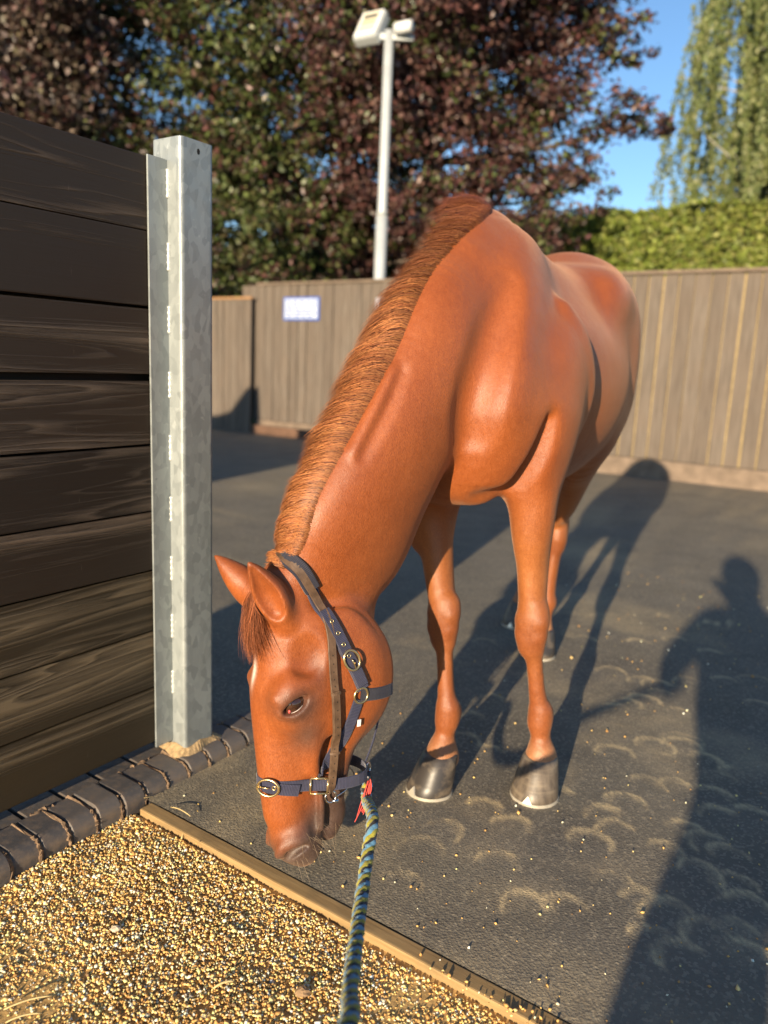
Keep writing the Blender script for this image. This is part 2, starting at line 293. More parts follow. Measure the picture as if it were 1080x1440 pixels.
# ================================================================== BRICK KERB
KERB=empty('brick_kerb',wn(.6,-1.6,0)); tag(KERB,'dark blue bullnose brick kerb with sandy joints under the timber wall','kerb')
def kerbprof(zt,r,nout,nin,zb=-.075):
    P=[(nin,zb),(nin,zt)]; P+=[(nout-r+r*math.sin(t),zt-r+r*math.cos(t)) for t in np.linspace(0,math.pi/2,8)]; P+=[(nout,zb)]; return P
def extr(prof,w0,w1,ch=0.):
    # extrude an (n,z) profile along w, with a small chamfer at both ends
    k=len(prof); c=np.mean(prof,0); V=[];F=[]
    for w,s in ((w0,1),(w0+ch,0),(w1-ch,0),(w1,1)):
        for p in prof:
            q=np.array(p); 
            if s and ch: q=q+(c-q)/np.linalg.norm(c-q)*ch
            V.append(wn(w,q[0],q[1]))
    for r in range(3):
        for j in range(k): F.append((r*k+j,r*k+(j+1)%k,(r+1)*k+(j+1)%k,(r+1)*k+j))
    F.append(tuple(range(k))[::-1]); F.append(tuple(range(3*k,4*k))); return V,F
pw=-.6; kb=0
while pw<1.70:
    bw=.0655+r3.normal(0,.0015); dz=r3.normal(0,.0015); V,F=extr(kerbprof(.040+dz,.036,-1.553+r3.normal(0,.002),-1.668),pw,pw+bw,.003)
    mobj('brick',V,F,MBRICK,KERB,False,wn(pw+bw/2,-1.6,0)); 
    pw+=bw+.0105
pw=-.62
while pw<1.62:
    bw=.1015; V,F=extr([(-1.677,-.07),(-1.677,.034),(-1.80,.034),(-1.80,-.07)][::-1],pw,pw+bw,.003); mobj('brick',V,F,MBRICK,KERB,False,wn(pw+bw/2,-1.7,0)); pw+=bw+.011
# mortar: an uneven strip a little proud of the bricks
ws=np.arange(-.6,1.70,.0035); pf=np.array(kerbprof(.0345,.0325,-1.5585,-1.675)); A=np.repeat(wn(ws[:,None],pf[None,:,0],pf[None,:,1])[None],1,0)[0]
mobj('mortar_bed',A.reshape(-1,3),[(i*len(pf)+j,i*len(pf)+j+1,(i+1)*len(pf)+j+1,(i+1)*len(pf)+j) for i in range(len(ws)-1) for j in range(len(pf)-1)],MMORT,KERB)
pw=-.6
def crumb(name,Pc,rads):
    m=MB(); m.tube(Pc,rads,7); V=np.array(m.V)+r3.normal(0,.0013,(len(m.V),3)); mobj(name,V,m.F,MMORT,KERB,False)
r3b=np.random.default_rng(2)
for i in range(30):
    wj=-.6+.0655+i*.076+.005
    if wj>1.68: break
    pf=np.array(kerbprof(.0385,.0345,-1.5545,-1.672))[1:-1]; pf=np.vstack([pf,[(-1.5565,-.03)]]); s=np.linspace(0,1,18); t=np.linspace(0,1,len(pf)); nn_=np.interp(s,t,pf[:,0]); zz=np.interp(s,t,pf[:,1])
    crumb('mortar_joint',wn(wj+r3b.normal(0,.0012,18),nn_,zz-.0020),np.clip(.0042+r3b.normal(0,.0014,18),.002,.007))
    if i%2==0 and i>4: crumb('mortar_joint',wn(np.linspace(wj-.03,wj+.03,10),-1.668+r3b.normal(0,.002,10),.036),np.clip(.006+r3b.normal(0,.0015,10),.003,.01))
# ================================================================== TIMBER WALL AND STEEL POST
WALL=empty('timber_wall',wn(0,-1.7,.08)); tag(WALL,'dark stained timber wall of nine wide horizontal planks at the left','wall')
zs=[1.669,1.489,1.297,1.119,.941,.760,.594,.417,.250,.082]; gaps=[.003,.006,.010,.004,.003,.003,.003,.003,.003]
for i in range(9):
    zt=zs[i]-(gaps[i-1] if i else 0); zb=zs[i+1]+gaps[min(i,8)]*.6; L=1.45; off=r3.normal(0,.0015)
    m=MB().box((0,0,0),np.eye(3),(L,.022,(zt-zb)/2),.004); o=lob(m,'plank',MDARK if i<6 else MDARK2,WALL)  # the three lowest planks take a paler, warmer brown
    o.location=Vector(wn(1.391-L,-1.668-.022+off,(zt+zb)/2))-WALL.location; o.rotation_euler=(0,rad(-.10) if i==2 else 0,math.atan2(W_[1],W_[0]))
    if i==0: o.rotation_euler[1]=rad(.15)
m=MB().box((0,0,0),np.eye(3),(1.45,.015,.78)); o=lob(m,'backing_board',MDARK,WALL); o.location=Vector(wn(1.39-1.45,-1.729,.86))-WALL.location; o.rotation_euler=(0,0,math.atan2(W_[1],W_[0]))
POST=empty('steel_post',wn(1.459,-1.665,0)); tag(POST,'tall square galvanised steel post at the end of the timber wall','post')
def sqprof(cw,cn,hw,hn,r,seg=5):
    out=[]
    for k,(sx,sy) in enumerate(((1,1),(-1,1),(-1,-1),(1,-1))):
        for t in np.linspace(0,math.pi/2,seg): a=t+k*math.pi/2; out.append((cw+sx*(hw-r)+r*math.cos(a),cn+sy*(hn-r)+r*math.sin(a)))
    return np.array(out)
A=sqprof(1.459,-1.664,.056,.055,.011); B=sqprof(1.459,-1.664,.050,.049,.006); k=len(A); V=[];F=[]
for pr,z in ((A,.03),(A,1.7195),(A*.985+A.mean(0)*.015,1.721),(B,1.721),(B,1.2)): V+=list(wn(pr[:,0],pr[:,1],z))
F=[(r*k+j,r*k+(j+1)%k,(r+1)*k+(j+1)%k,(r+1)*k+j) for r in range(4) for j in range(k)]
pt=mobj('post_tube',V,F,MGALV,POST,False); 
for p in pt.data.polygons: p.use_smooth=False
MB().box(wn(1.374,-1.6625,.868),WNZ,(.032,.003,.80),.001).obj('flange',MGALV,POST)
MB().box(wn(1.374,-1.7425,.868),WNZ,(.032,.003,.80),.001).obj('flange',MGALV,POST)
MWELD=plain('zinc_weld',(.62,.64,.62),.35,.3,.1,90)
for z in (1.61,1.43,1.27,1.10,.93,.76,.59,.42,.25):
    m=MB(); Pz=np.linspace(z-.035,z+.035,14); m.tube(wn(np.full(14,1.4035),np.full(14,-1.6585),Pz),.0042+.0014*np.sin(np.arange(14)*2.1),7); m.obj('weld_bead',MWELD,POST,True)
MHOLE=plain('hole_shade_black',(.006,.006,.006),.9)
m=MB(); c=wn(1.462,-1.6088,1.695); cyl=[c+W_*.005*math.cos(a)+Z_*.0075*math.sin(a) for a in np.linspace(0,2*math.pi,14,endpoint=False)]
m.add(cyl+[p-N_*.003 for p in cyl],[tuple(range(14))]+[(i,(i+1)%14,14+(i+1)%14,14+i) for i in range(14)]); m.obj('drain_hole_disc',MHOLE,POST)  # black disc painted for the shade inside the hole, nothing is cut
m=MB(); V=[];  # mortar haunch round the foot
for a in np.linspace(0,2*math.pi,40,endpoint=False):
    ca,sa=math.cos(a),math.sin(a); s=1/max(abs(ca),abs(sa)); V.append((a,s))
inn=[wn(1.459+.057*math.cos(a)*min(s,1.3),-1.664+.056*math.sin(a)*min(s,1.3),.060+.004*math.sin(5*a)) for a,s in V]; out=[wn(1.459+(.082+.008*math.sin(3*a))*math.cos(a)*min(s,1.25),-1.664+(.074+.007*math.sin(4*a))*math.sin(a)*min(s,1.25),.040) for a,s in V]
MHAUNCH=plain('sandy_mortar',(.42,.29,.15),.95,0,.3,90,.8)
mobj('mortar_foot',inn+out,[(i,40+i,40+(i+1)%40,(i+1)%40) for i in range(40)],MHAUNCH,POST)
# ================================================================== FENCE
WF=9.15
FEN=empty('board_fence',wn(WF,-3.,0)); tag(FEN,'tall weathered brown board fence running along the back of the yard','fence')
proto={}
def fboard(parent,w,n,z0,z1,bw,mat=MFENCE,name='board',th=.011):
    key=(round(bw,3),round(z1-z0,2),mat.name)
    if key not in proto: 
        m=MB().box((0,0,0),np.eye(3),(bw/2,th,(z1-z0)/2),.003); proto[key]=to_mesh(name,m.V,m.F,mat)
    o=bpy.data.objects.new(name,proto[key]); o.location=Vector(wn(w,n,(z0+z1)/2))-parent.location; o.rotation_euler=(r3.normal(0,.002),r3.normal(0,.0025),math.atan2(N_[1],N_[0])+r3.normal(0,.008)); return link(o,parent)
n=-9.06; i=0
while n<1.2:
    right=n>-5.2; pitch=.168
    fboard(FEN,WF+r3.normal(0,.004),n+pitch/2,.22,2.30,pitch-(r3.choice([.006,.012,.018,.022]) if right else r3.choice([.008,.012,.016]))); 
    if right: fboard(FEN,WF+.030,n,.22,2.28,.07,MPALE,'batten')
    n+=pitch
for z0,z1,dw,mt,nm in ((-.05,.215,-.012,MCAP,'gravel_board'),(2.30,2.335,-.02,MCAP,'cap_rail')):
    m=MB().box((0,0,0),np.eye(3),(4.96,.030 if nm=='cap_rail' else .02,(z1-z0)/2),.004); o=lob(m,nm,mt,FEN); o.location=Vector(wn(WF+dw,-3.76,(z0+z1)/2))-FEN.location; o.rotation_euler=(0,0,math.atan2(N_[1],N_[0]))
for z in (.5,1.25,2.0):
    m=MB().box((0,0,0),np.eye(3),(4.96,.025,.045)); o=lob(m,'rail',MCAP,FEN); o.location=Vector(wn(WF+.075,-3.76,z))-FEN.location; o.rotation_euler=(0,0,math.atan2(N_[1],N_[0]))
m=MB().box((0,0,0),np.eye(3),(1.3,.05,.07),.01); SLP=tag(m.obj('timber_sleeper',plain('reddish_sleeper',(.12,.065,.04),.9,0,.3,6)),'low reddish timber sleeper lying along the foot of the fence','sleeper'); SLP.location=Vector(wn(WF-.12,-7.40,.07)); SLP.rotation_euler=(0,0,math.atan2(N_[1],N_[0]))
FE2=empty('low_fence',wn(9.02,-10.5,0)); tag(FE2,'lower brown board fence section beside the steel post, nearer than the rest','fence')
n=-8.74
while n>-12.5:
    fboard(FE2,9.02+r3.normal(0,.003),n-.076,.0,2.08,.142); n-=.152
m=MB().box((0,0,0),np.eye(3),(1.92,.03,.016),.004); o=lob(m,'cap_rail',plain('orange_cap_wood',(.33,.18,.08),.8,0,.2,6),FE2); o.location=Vector(wn(9.02,-10.64,2.10))-FE2.location; o.rotation_euler=(0,0,math.atan2(N_[1],N_[0]))
# sign on the fence: white board, blue rim, lines of blue lettering too small to read
SG=empty('notice_sign',wn(WF-.03,-7.81,1.94)); tag(SG,'small white notice with blue border and illegible lines on the fence','sign')
MBLUE=plain('sign_blue',(.045,.10,.36),.5,0,.05); MSIGNW=plain('sign_white',(.46,.50,.58),.5,0,.03)
def fplate(name,n0,n1,z0,z1,w,mat,parent,th=.004): 
    return MB().box(wn(w,(n0+n1)/2,(z0+z1)/2),WNZ,(th,(n1-n0)/2,(z1-z0)/2)).obj(name,mat,parent)
fplate('sign_board',-8.17,-7.46,1.77,2.115,WF-.024,MBLUE,SG)
fplate('sign_face',-8.135,-7.495,1.80,2.085,WF-.0305,MSIGNW,SG,.003)
for k,z in enumerate((2.045,1.985,1.93,1.88,1.83)):
    n=-8.10
    while n<-7.56:
        L=r3.uniform(.05,.13); L=min(L,-7.52-n); fplate('text_line',n,n+L,z-.011,z+.011,WF-.0352,MBLUE,SG,.0015); n+=L+.035
S2=tag(fplate('notice_sign',-6.44,-6.14,1.93,2.08,WF-.024,MSIGNW,None),'plain white notice on the fence half hidden behind the mane','sign')
# ================================================================== LAMP POST
LP=empty('lamp_post',wn(9.5,-6.66,0)); tag(LP,'tall pale grey lamp post with two floodlights behind the fence','lamp post')
b=wn(9.5,-6.66,0)
MB().tube([b,b+(0,0,3.25)],[.085,.085],20).obj('column',MGREYP,LP,True); MB().tube([b+(0,0,3.25),b+(0,0,3.33),b+(0,0,5.66)],[.088,.070,.066],20).obj('upper_column',MGREYP,LP,True)
MB().box(b+(0,0,5.58),np.eye(3),(.34,.04,.04),.01).obj('cross_arm',MGREYP,LP)
def flood(c,yaw,tilt,s):
    R=np.array(Matrix.Rotation(yaw,3,'Z')@Matrix.Rotation(tilt,3,'X')); ax=R.T; c=np.asarray(c)
    m=MB(); m.box(c,ax,(.17*s,.07*s,.22*s),.03*s); h=m.obj('floodlight',MGREYP,LP)
    f=c-ax[1]*.075*s; MB().box(f,ax,(.15*s,.012*s,.20*s),.004).obj('bezel',MWHITE,h); 
    MB().box(f-ax[1]*.010*s+ax[2]*.02*s,ax,(.115*s,.006*s,.155*s)).obj('lens',plain('lamp_lens',(.62,.56,.38),.25,0,.1,30),h)
    MB().box(f-ax[1]*.0165*s+ax[2]*.105*s,ax,(.10*s,.0025*s,.035*s)).obj('lamp_reflector',plain('lamp_dark',(.10,.10,.09),.3),h)
    MB().box(f-ax[1]*.0165*s+ax[2]*.01*s,ax,(.10*s,.0025*s,.010*s)).obj('lamp_bar',plain('lamp_dark2',(.13,.12,.10),.3),h)
flood(b+N_*-.30+(0,-.05,5.72),rad(-30),rad(-32),1.12)
m=MB(); c=b+N_*.22+(0,0,5.66); m.tube([c-N_*.10,c+N_*.14],[.085,.075],14).obj('sensor_lamp',MWHITE,LP,True)
# ================================================================== TREES AND HEDGE
def leaves(pos,size,tints,seed,flat=.0,hang=False):
    # a leaf is a folded diamond: 4 vertices, 2 triangles
    r=np.random.default_rng(seed); n=len(pos); a=r.normal(size=(n,3)); 
    if hang: a[:,2]=-np.abs(a[:,2])*3-1
    a/=np.linalg.norm(a,axis=1)[:,None]; nn=r.normal(size=(n,3)); nn[:,2]+=flat; b=np.cross(nn,a); b/=np.linalg.norm(b,axis=1)[:,None]+1e-9; c=np.cross(a,b)
    s=size*r.uniform(.6,1.35,n)[:,None]
    V=np.stack([pos-a*s*.5,pos+b*s*.32+c*s*.08,pos+a*s*.55,pos-b*s*.32+c*s*.08],1)
    k=4*np.arange(n)[:,None]; F=np.concatenate([k+np.array([[0,1,2]]),k+np.array([[0,2,3]])],1).reshape(-1,3)
    return V.reshape(-1,3),F,np.repeat(np.clip(tints,0,1),4,0)
def limb(m,a,b,r0,r1,seed,bend=.15,n=7):
    r=np.random.default_rng(seed); a=np.asarray(a,float); b=np.asarray(b,float); L=np.linalg.norm(b-a); mid=(a+b)/2+r.normal(0,bend*L,3)*(.5,.5,.35); t=np.linspace(0,1,n)[:,None]
    P=(1-t)**2*a+2*t*(1-t)*mid+t*t*b; m.tube(P,np.linspace(r0,r1,n),8); return P
def far(p,k=1.14): p=np.asarray(p,float); return np.array((p[0]*k,p[1]*k,1.18+(p[2]-1.18)*k if p[2]>1.18 else p[2]))
def crown_tree(name,label,base,clumps,nleaf,lsize,tintfn,leafmat,bark,seed,trunk_top,trunk_r):
    r=np.random.default_rng(seed); base=far(base); clumps=[(*far(c[:3]),c[3]*1.14,c[4]*1.14,c[5]*1.14) for c in clumps]; T=empty(name,base); tag(T,label,'tree','trees behind the fence')
    m=MB(); top=base+np.array((r.normal(0,.2),r.normal(0,.2),trunk_top)); P=limb(m,base,top,trunk_r,trunk_r*.35,seed,.03,12)
    vol=np.array([c[3]*c[4]*c[5] for c in clumps])**.67; vol/=vol.sum(); pos=[];tn=[]
    for k,(x,y,z,rx,ry,rz) in enumerate(clumps):
        c=np.array((x,y,z)); j=int(np.clip(len(P)*(.15+.8*np.clip((z-base[2]-1.0)/max(trunk_top,1),0,1)),1,len(P)-1)); 
        if k%2==0: limb(m,P[j],c,trunk_r*.22,trunk_r*.04,seed+k,.12)
        n=int(nleaf*vol[k]); sub=max(4,n//38); d=r.normal(size=(sub,3)); d/=np.linalg.norm(d,axis=1)[:,None]; rr=r.uniform(.35,1.05,sub)[:,None]**.6; cs=c+d*rr*(rx,ry,rz)
        pick=r.integers(0,sub,n); sp=.13*min(rx,1.2); p=cs[pick]+r.normal(0,1,(n,3))*(sp,sp,sp*.55); pos.append(p); tn.append(tintfn(p,k,r,cs[pick]))
    m.obj('trunk',bark,T,True); pos=np.vstack(pos); tn=np.vstack(tn); V,F,C=leaves(pos,lsize,tn,seed,.6); o=mobj('crown',V,F,leafmat,T); colattr(o.data,'tint',C); return T
ML=leafm('beech_leaf',.42,.22); ML2=leafm('birch_leaf',.5,.35); ML3=leafm('hedge_leaf',.55,.25)
BK=barkm('beech_bark',(.07,.055,.045),(.15,.12,.10)); BKB=barkm('birch_bark',(.20,.18,.16),(.62,.60,.56))
PUR=np.array([(.066,.027,.026),(.045,.022,.022),(.105,.045,.040),(.14,.080,.066),(.040,.024,.020)]); GRN=np.array([(.050,.070,.020),(.075,.095,.028),(.035,.050,.018),(.11,.12,.045),(.060,.045,.022)]); MAU=np.array([(.13,.090,.075),(.085,.055,.050),(.17,.13,.10),(.10,.085,.05),(.06,.045,.035)])
def tint(palA,palB,mixp):
    def f(p,k,r,c):
        h=np.sin(c[:,0]*2.1+c[:,2]*1.7+k)*.5+.5; n=len(p); ch=r.random(n)<np.clip(mixp+.5*(h-.5),0,1)
        A=palA[r.integers(0,len(palA),n)]; B=palB[r.integers(0,len(palB),n)]; return np.where(ch[:,None],B,A)*r.uniform(.7,1.8,(n,1))
    return f
def clumpset(c,R,n,seed,extra=(),zmin=1.5):
    r=np.random.default_rng(seed); out=[]
    while len(out)<n:
        d=r.normal(size=3); d/=np.linalg.norm(d); q=np.array(c)+d*np.array(R)*r.uniform(.25,1.)**.5
        if q[2]<zmin: continue
        s=r.uniform(.65,1.15); out.append((*q,s,s,s*.55))
    return out+list(extra)
CB=[(3.15,12.4,5.95,.55,.6,.28),(2.5,12.2,6.3,.6,.6,.35),(3.50,12.1,4.75,.55,.5,.20),(2.9,12.2,4.9,.75,.6,.35),(2.5,12.0,3.7,.65,.6,.40),(2.2,12.2,4.2,.8,.7,.5),(2.3,12.4,5.6,.8,.8,.5),(1.6,11.8,3.3,.9,.8,.7),(1.2,11.9,2.7,.8,.8,.6),(2.0,12.3,7.4,.7,.7,.5),(.6,11.9,3.2,.8,.8,.7),(.9,11.7,4.2,.8,.7,.6),(1.5,11.8,4.9,.9,.7,.6),(.3,11.8,5.2,.9,.8,.7),(1.9,11.9,3.0,.8,.7,.5),(1.0,11.8,3.5,.9,.8,.6),(-.2,11.9,4.0,.9,.8,.7)]
crown_tree('beech_tree','dark purple copper beech with layered boughs right of the lamp post',(.6,12.6,-.07),clumpset((.6,12.6,6.2),(2.1,2.0,4.4),46,31,CB,2.2),112000,.098,tint(PUR,GRN,.16),ML,BK,101,8.5,.28)
crown_tree('beech_tree','bronze green beech left of the lamp post behind the low fence',(-2.7,13.6,-.07),clumpset((-2.7,13.4,6.0),(2.9,2.2,4.6),60,41,[(-2.2,12.0,3.0,.9,.8,.6),(-3.6,12.1,3.4,.9,.8,.7),(-1.2,12.3,3.2,.8,.7,.6),(-.6,12.5,4.5,.9,.8,.7),(-2.6,12.0,4.2,.9,.8,.7),(-1.6,12.0,4.6,.9,.8,.7),(-3.4,12.0,4.8,.9,.8,.7),(-1.9,12.0,3.6,.9,.8,.6),(-2.9,12.0,2.6,.9,.8,.6)],1.6),120000,.098,tint(GRN,PUR,.24),ML,BK,202,8.5,.27)
crown_tree('beech_tree','greyish mauve leafy tree rising behind the timber wall at the left edge',(-6.9,11.6,-.07),clumpset((-6.7,11.6,5.4),(2.7,2.0,3.4),50,51,[(-5.0,10.8,4.2,.9,.8,.7),(-4.6,10.9,5.6,.9,.8,.7),(-5.8,10.6,3.2,.9,.8,.7)],1.6),86000,.098,tint(MAU,PUR,.30),ML,BK,303,7.5,.24)
# weeping birch
def birch():
    base=np.array((11.0,24.0,-.07)); T=empty('birch_tree',base); tag(T,'pale green weeping birch with hanging twigs at the right edge','tree','trees behind the fence')
    r=np.random.default_rng(77); m=MB(); P=limb(m,base,base+(-.5,0,15.),.22,.05,9,.02,14); pos=[]
    for k in range(340):
        j=r.integers(5,13); a=P[j]; ang=r.uniform(0,2*math.pi); R=r.uniform(.3,3.7)*(1-.03*j); e=a+np.array((math.cos(ang)*R,math.sin(ang)*R,r.uniform(.4,1.6)))
        if k<60: limb(m,a,e,.035,.008,k,.08,6)
        L=r.uniform(1.4,4.6); n=int(L*70); t=r.random(n); sway=r.normal(0,.10,2)
        if e[2]-L<4.9: L=max(.5,e[2]-4.9-r.uniform(0,.7)); t=r.random(n)
        p=np.stack([e[0]+sway[0]*t*L+r.normal(0,.06,n),e[1]+sway[1]*t*L+r.normal(0,.045,n),e[2]-t*L],1); pos.append(p)
    m.obj('trunk',BKB,T,True); pos=np.vstack(pos); PB=np.array([(.15,.19,.055),(.20,.235,.08),(.11,.145,.045),(.25,.26,.11)]); n=len(pos)
    V,F,C=leaves(pos,.12,PB[r.integers(0,4,n)]*r.uniform(.75,1.3,(n,1)),5,.2,True); o=mobj('crown',V,F,ML2,T); colattr(o.data,'tint',C)
birch()
# clipped hedge: a dense core and a skin of leaves, uneven at the top
def hedge():
    T=empty('hedge',wn(14.,-5.,0)); tag(T,'tall clipped bright green hedge standing behind the right part of the fence','hedge')
    r=np.random.default_rng(8); w0,w1,n0,n1,zt=14.9,16.5,-24.,5.5,4.14
    MB().box(wn((w0+w1)/2,(n0+n1)/2,zt/2-.12),WNZ,((w1-w0)/2-.30,(n1-n0)/2-.1,zt/2)).obj('branch_core',plain('hedge_core',(.022,.030,.010),.95,0,.4,9),T)
    N1=95000; n=r.uniform(n0,n1,N1); sel=r.random(N1)<np.where(n<-9,.35,1.); n=n[sel]; z=r.uniform(1.2,zt,len(n)); bul=.10*np.sin(n*2.3)+.07*np.sin(z*4+n*1.3)+.05*np.sin(n*7.1+z*3)
    w=w0-bul+r.exponential(.05,len(n)); pA=wn(w,n,z); N2=26000; n=r.uniform(n0,n1,N2); w=r.uniform(w0,w1,N2); bul=.05*np.sin(n*3.1)+.03*np.sin(n*8+w*5); pB=wn(w,n,zt+bul+np.abs(r.normal(0,.04,N2))); pos=np.vstack([pA,pB])
    PH=np.array([(.17,.22,.036),(.23,.28,.052),(.12,.165,.030),(.28,.29,.080)]); c=PH[r.integers(0,4,len(pos))]*r.uniform(.7,1.3,(len(pos),1)); warm=np.clip(np.sin(pos[:,0]*.9+2)*.5+.2,0,1)[:,None]*r.random((len(pos),1)); c=c*(1-warm*.35)+np.array((.20,.14,.045))*warm*.35
    V,F,C=leaves(pos,.10,c,6,.0); o=mobj('foliage',V,F,ML3,T); colattr(o.data,'tint',C)
hedge()
# ================================================================== BESIDE AND BEHIND THE CAMERA (out of frame; their shadows fall into the picture)
SH=empty('stable_shed',wn(0,-5.8,0)); tag(SH,'low timber shed left of the wall whose shadow lies on the far matting','shed')
pr=[(-4.60,0),(-4.60,1.74),(-6.92,1.74),(-6.98,2.53),(-7.15,2.45),(-7.5,2.07),(-7.8,1.98),(-8.3,1.95),(-8.3,0)]
V,F=extr(pr,-1.2,1.15,.0); mobj('wall',V,F,MDARK,SH)
MB().box(wn(1.165,-5.6,.95),WNZ,(.012,.45,.95),.003).obj('door',MFENCE,SH)
PER=empty('person',(.03,-.80,0)); tag(PER,'person in dark clothes holding the lead rope, outside the frame beside the camera','person')
def person():
    pr=np.array((math.cos(AZ),-math.sin(AZ),0)); fw=np.array((math.sin(AZ),math.cos(AZ),0)); B=np.array((.03,-.80,0))
    J=lambda p,z,f=0.: B+pr*p+fw*f+Z_*z
    pts=[];rd=[];ed=[]
    def add(p,r,par=None):
        pts.append(p); rd.append(r if isinstance(r,tuple) else (r,r))
        if par is not None: ed.append((par,len(pts)-1))
        return len(pts)-1
    pel=add(J(-.03,.62),(.27,.20)); wst=add(J(-.02,.79,.05),(.24,.18),pel); ch=add(J(0,.95,.10),(.21,.15),wst); nk=add(J(0,1.06,.14),.065,ch); hd0=add(J(0,1.13,.17),(.085,.095),nk); add(J(0,1.22,.18),(.095,.10),hd0); add(J(0,1.285,.17),(.06,.07),len(pts)-1)
    for s in (-1,1):
        h=add(J(s*.13,.58),.12,pel); k=add(J(s*.25-.05,.36,.12),.115,h); a=add(J(s*.25-.07,.09,-.02),.085,k); add(J(s*.25-.07,.045,.10),(.05,.04),a); add(J(s*.25-.07,.035,.19),(.04,.03),len(pts)-1)
    def arm(sh,el,wr,hn):
        a=add(sh,.075,ch); b=add(el,.055,a); c=add(wr,.036,b); h=add(hn,(.042,.026),c); d=nrm_(hn-wr); u=nrm_(np.cross(d,Z_))
        for q in range(4):
            f1=add(hn+d*.045+u*(q-1.5)*.02,.010,h); f2=add(hn+d*.075+u*(q-1.5)*.021-Z_*.01,.009,f1); add(hn+d*(.092+(.008 if q in (1,2) else 0))+u*(q-1.5)*.021-Z_*.028,.008,f2)
        t1=add(hn+d*.0+u*.045,.011,h); add(hn+d*.03+u*.062,.009,t1)
    nrm_=lambda v:v/np.linalg.norm(v)
    arm(J(-.19,.99,.10),J(-.33,.84,.18),J(-.33,.745,.36),J(-.33,.735,.43)); arm(J(.19,.99,.10),J(.17,.86,.24),J(-.06,1.05,.34),J(-.10,1.09,.36))
    me=bpy.data.meshes.new('body'); me.from_pydata([tuple(p-B) for p in pts],ed,[]); o=bpy.data.objects.new('body',me); link(o,PER)
    md=o.modifiers.new('skin','SKIN'); 
    for v,r in zip(me.skin_vertices[0].data,rd): v.radius=r
    me.skin_vertices[0].data[0].use_root=True
    o.modifiers.new('sub','SUBSURF').levels=2; o.modifiers['sub'].render_levels=2; me.materials.append(plain('dark_clothes',(.03,.032,.04),.9))
    hc=J(0,1.215,.18)-B; m=MB(); m.sphere(hc+B+(0,0,.015)-fw*.012,(.112,.118,.118),None,16,10); m.obj('hair',plain('brown_hair',(.06,.035,.02),.7),PER,True)
    return J(-.33,.72,.47)
HAND=person()
# ---------------------------------------------------------------- horse body: signed distance field + surface nets
HO=np.array([0.231,2.17,0.0]); HT=math.radians(27)
HF=np.array([-math.sin(HT),-math.cos(HT),0.]); HL=np.array([math.cos(HT),-math.sin(HT),0.]); HZ=np.array([0,0,1.])
def h2w(p):
    p=np.asarray(p,float); return HO+p[...,0:1]*HF+p[...,1:2]*HL+p[...,2:3]*HZ
def w2h(p):
    q=np.asarray(p,float)-HO; return np.stack([q@HF,q@HL,q[...,2]],-1)
def nrm(v): v=np.asarray(v,float); return v/np.linalg.norm(v)
# head frame (in horse coordinates): D down the face, N out of the forehead, S to the horse's left
def dir_h(v): v=np.asarray(v,float); return np.array([v@HF,v@HL,v[2]])
HEAD_O=w2h(np.array([-0.271,1.588,0.722]))
_D=nrm([0.035,-0.10,-0.985]); _al=math.radians(27)
_N=np.array([-math.cos(_al),-math.sin(_al),0.]); _N=nrm(_N-_D*(_N@_D)); _S=np.cross(_N,_D)
HD,HN,HS=dir_h(_D),dir_h(_N),dir_h(_S)
def hd(d,n,s=0.): return HEAD_O+d*HD+n*HN+s*HS
def catmull(P,n):
    P=np.asarray(P,float); Q=np.vstack([2*P[0]-P[1],P,2*P[-1]-P[-2]]); out=[]
    for i in range(len(P)-1):
        p0,p1,p2,p3=Q[i],Q[i+1],Q[i+2],Q[i+3]
        for t in np.linspace(0,1,n,endpoint=False):
            out.append(.5*((2*p1)+(-p0+p2)*t+(2*p0-5*p1+4*p2-p3)*t*t+(-p0+3*p1-3*p2+p3)*t**3))
    out.append(P[-1]); return np.array(out)
def axis_grid(lo,hi,f0,f1,fine,coarse):
    xs=[lo]
    while xs[-1]<hi:
        x=xs[-1]; m=min(abs(x-f0),abs(x-f1)) if not f0<=x<=f1 else 0.
        xs.append(x+min(coarse,fine+m*.06))
    return np.array(xs,np.float32)
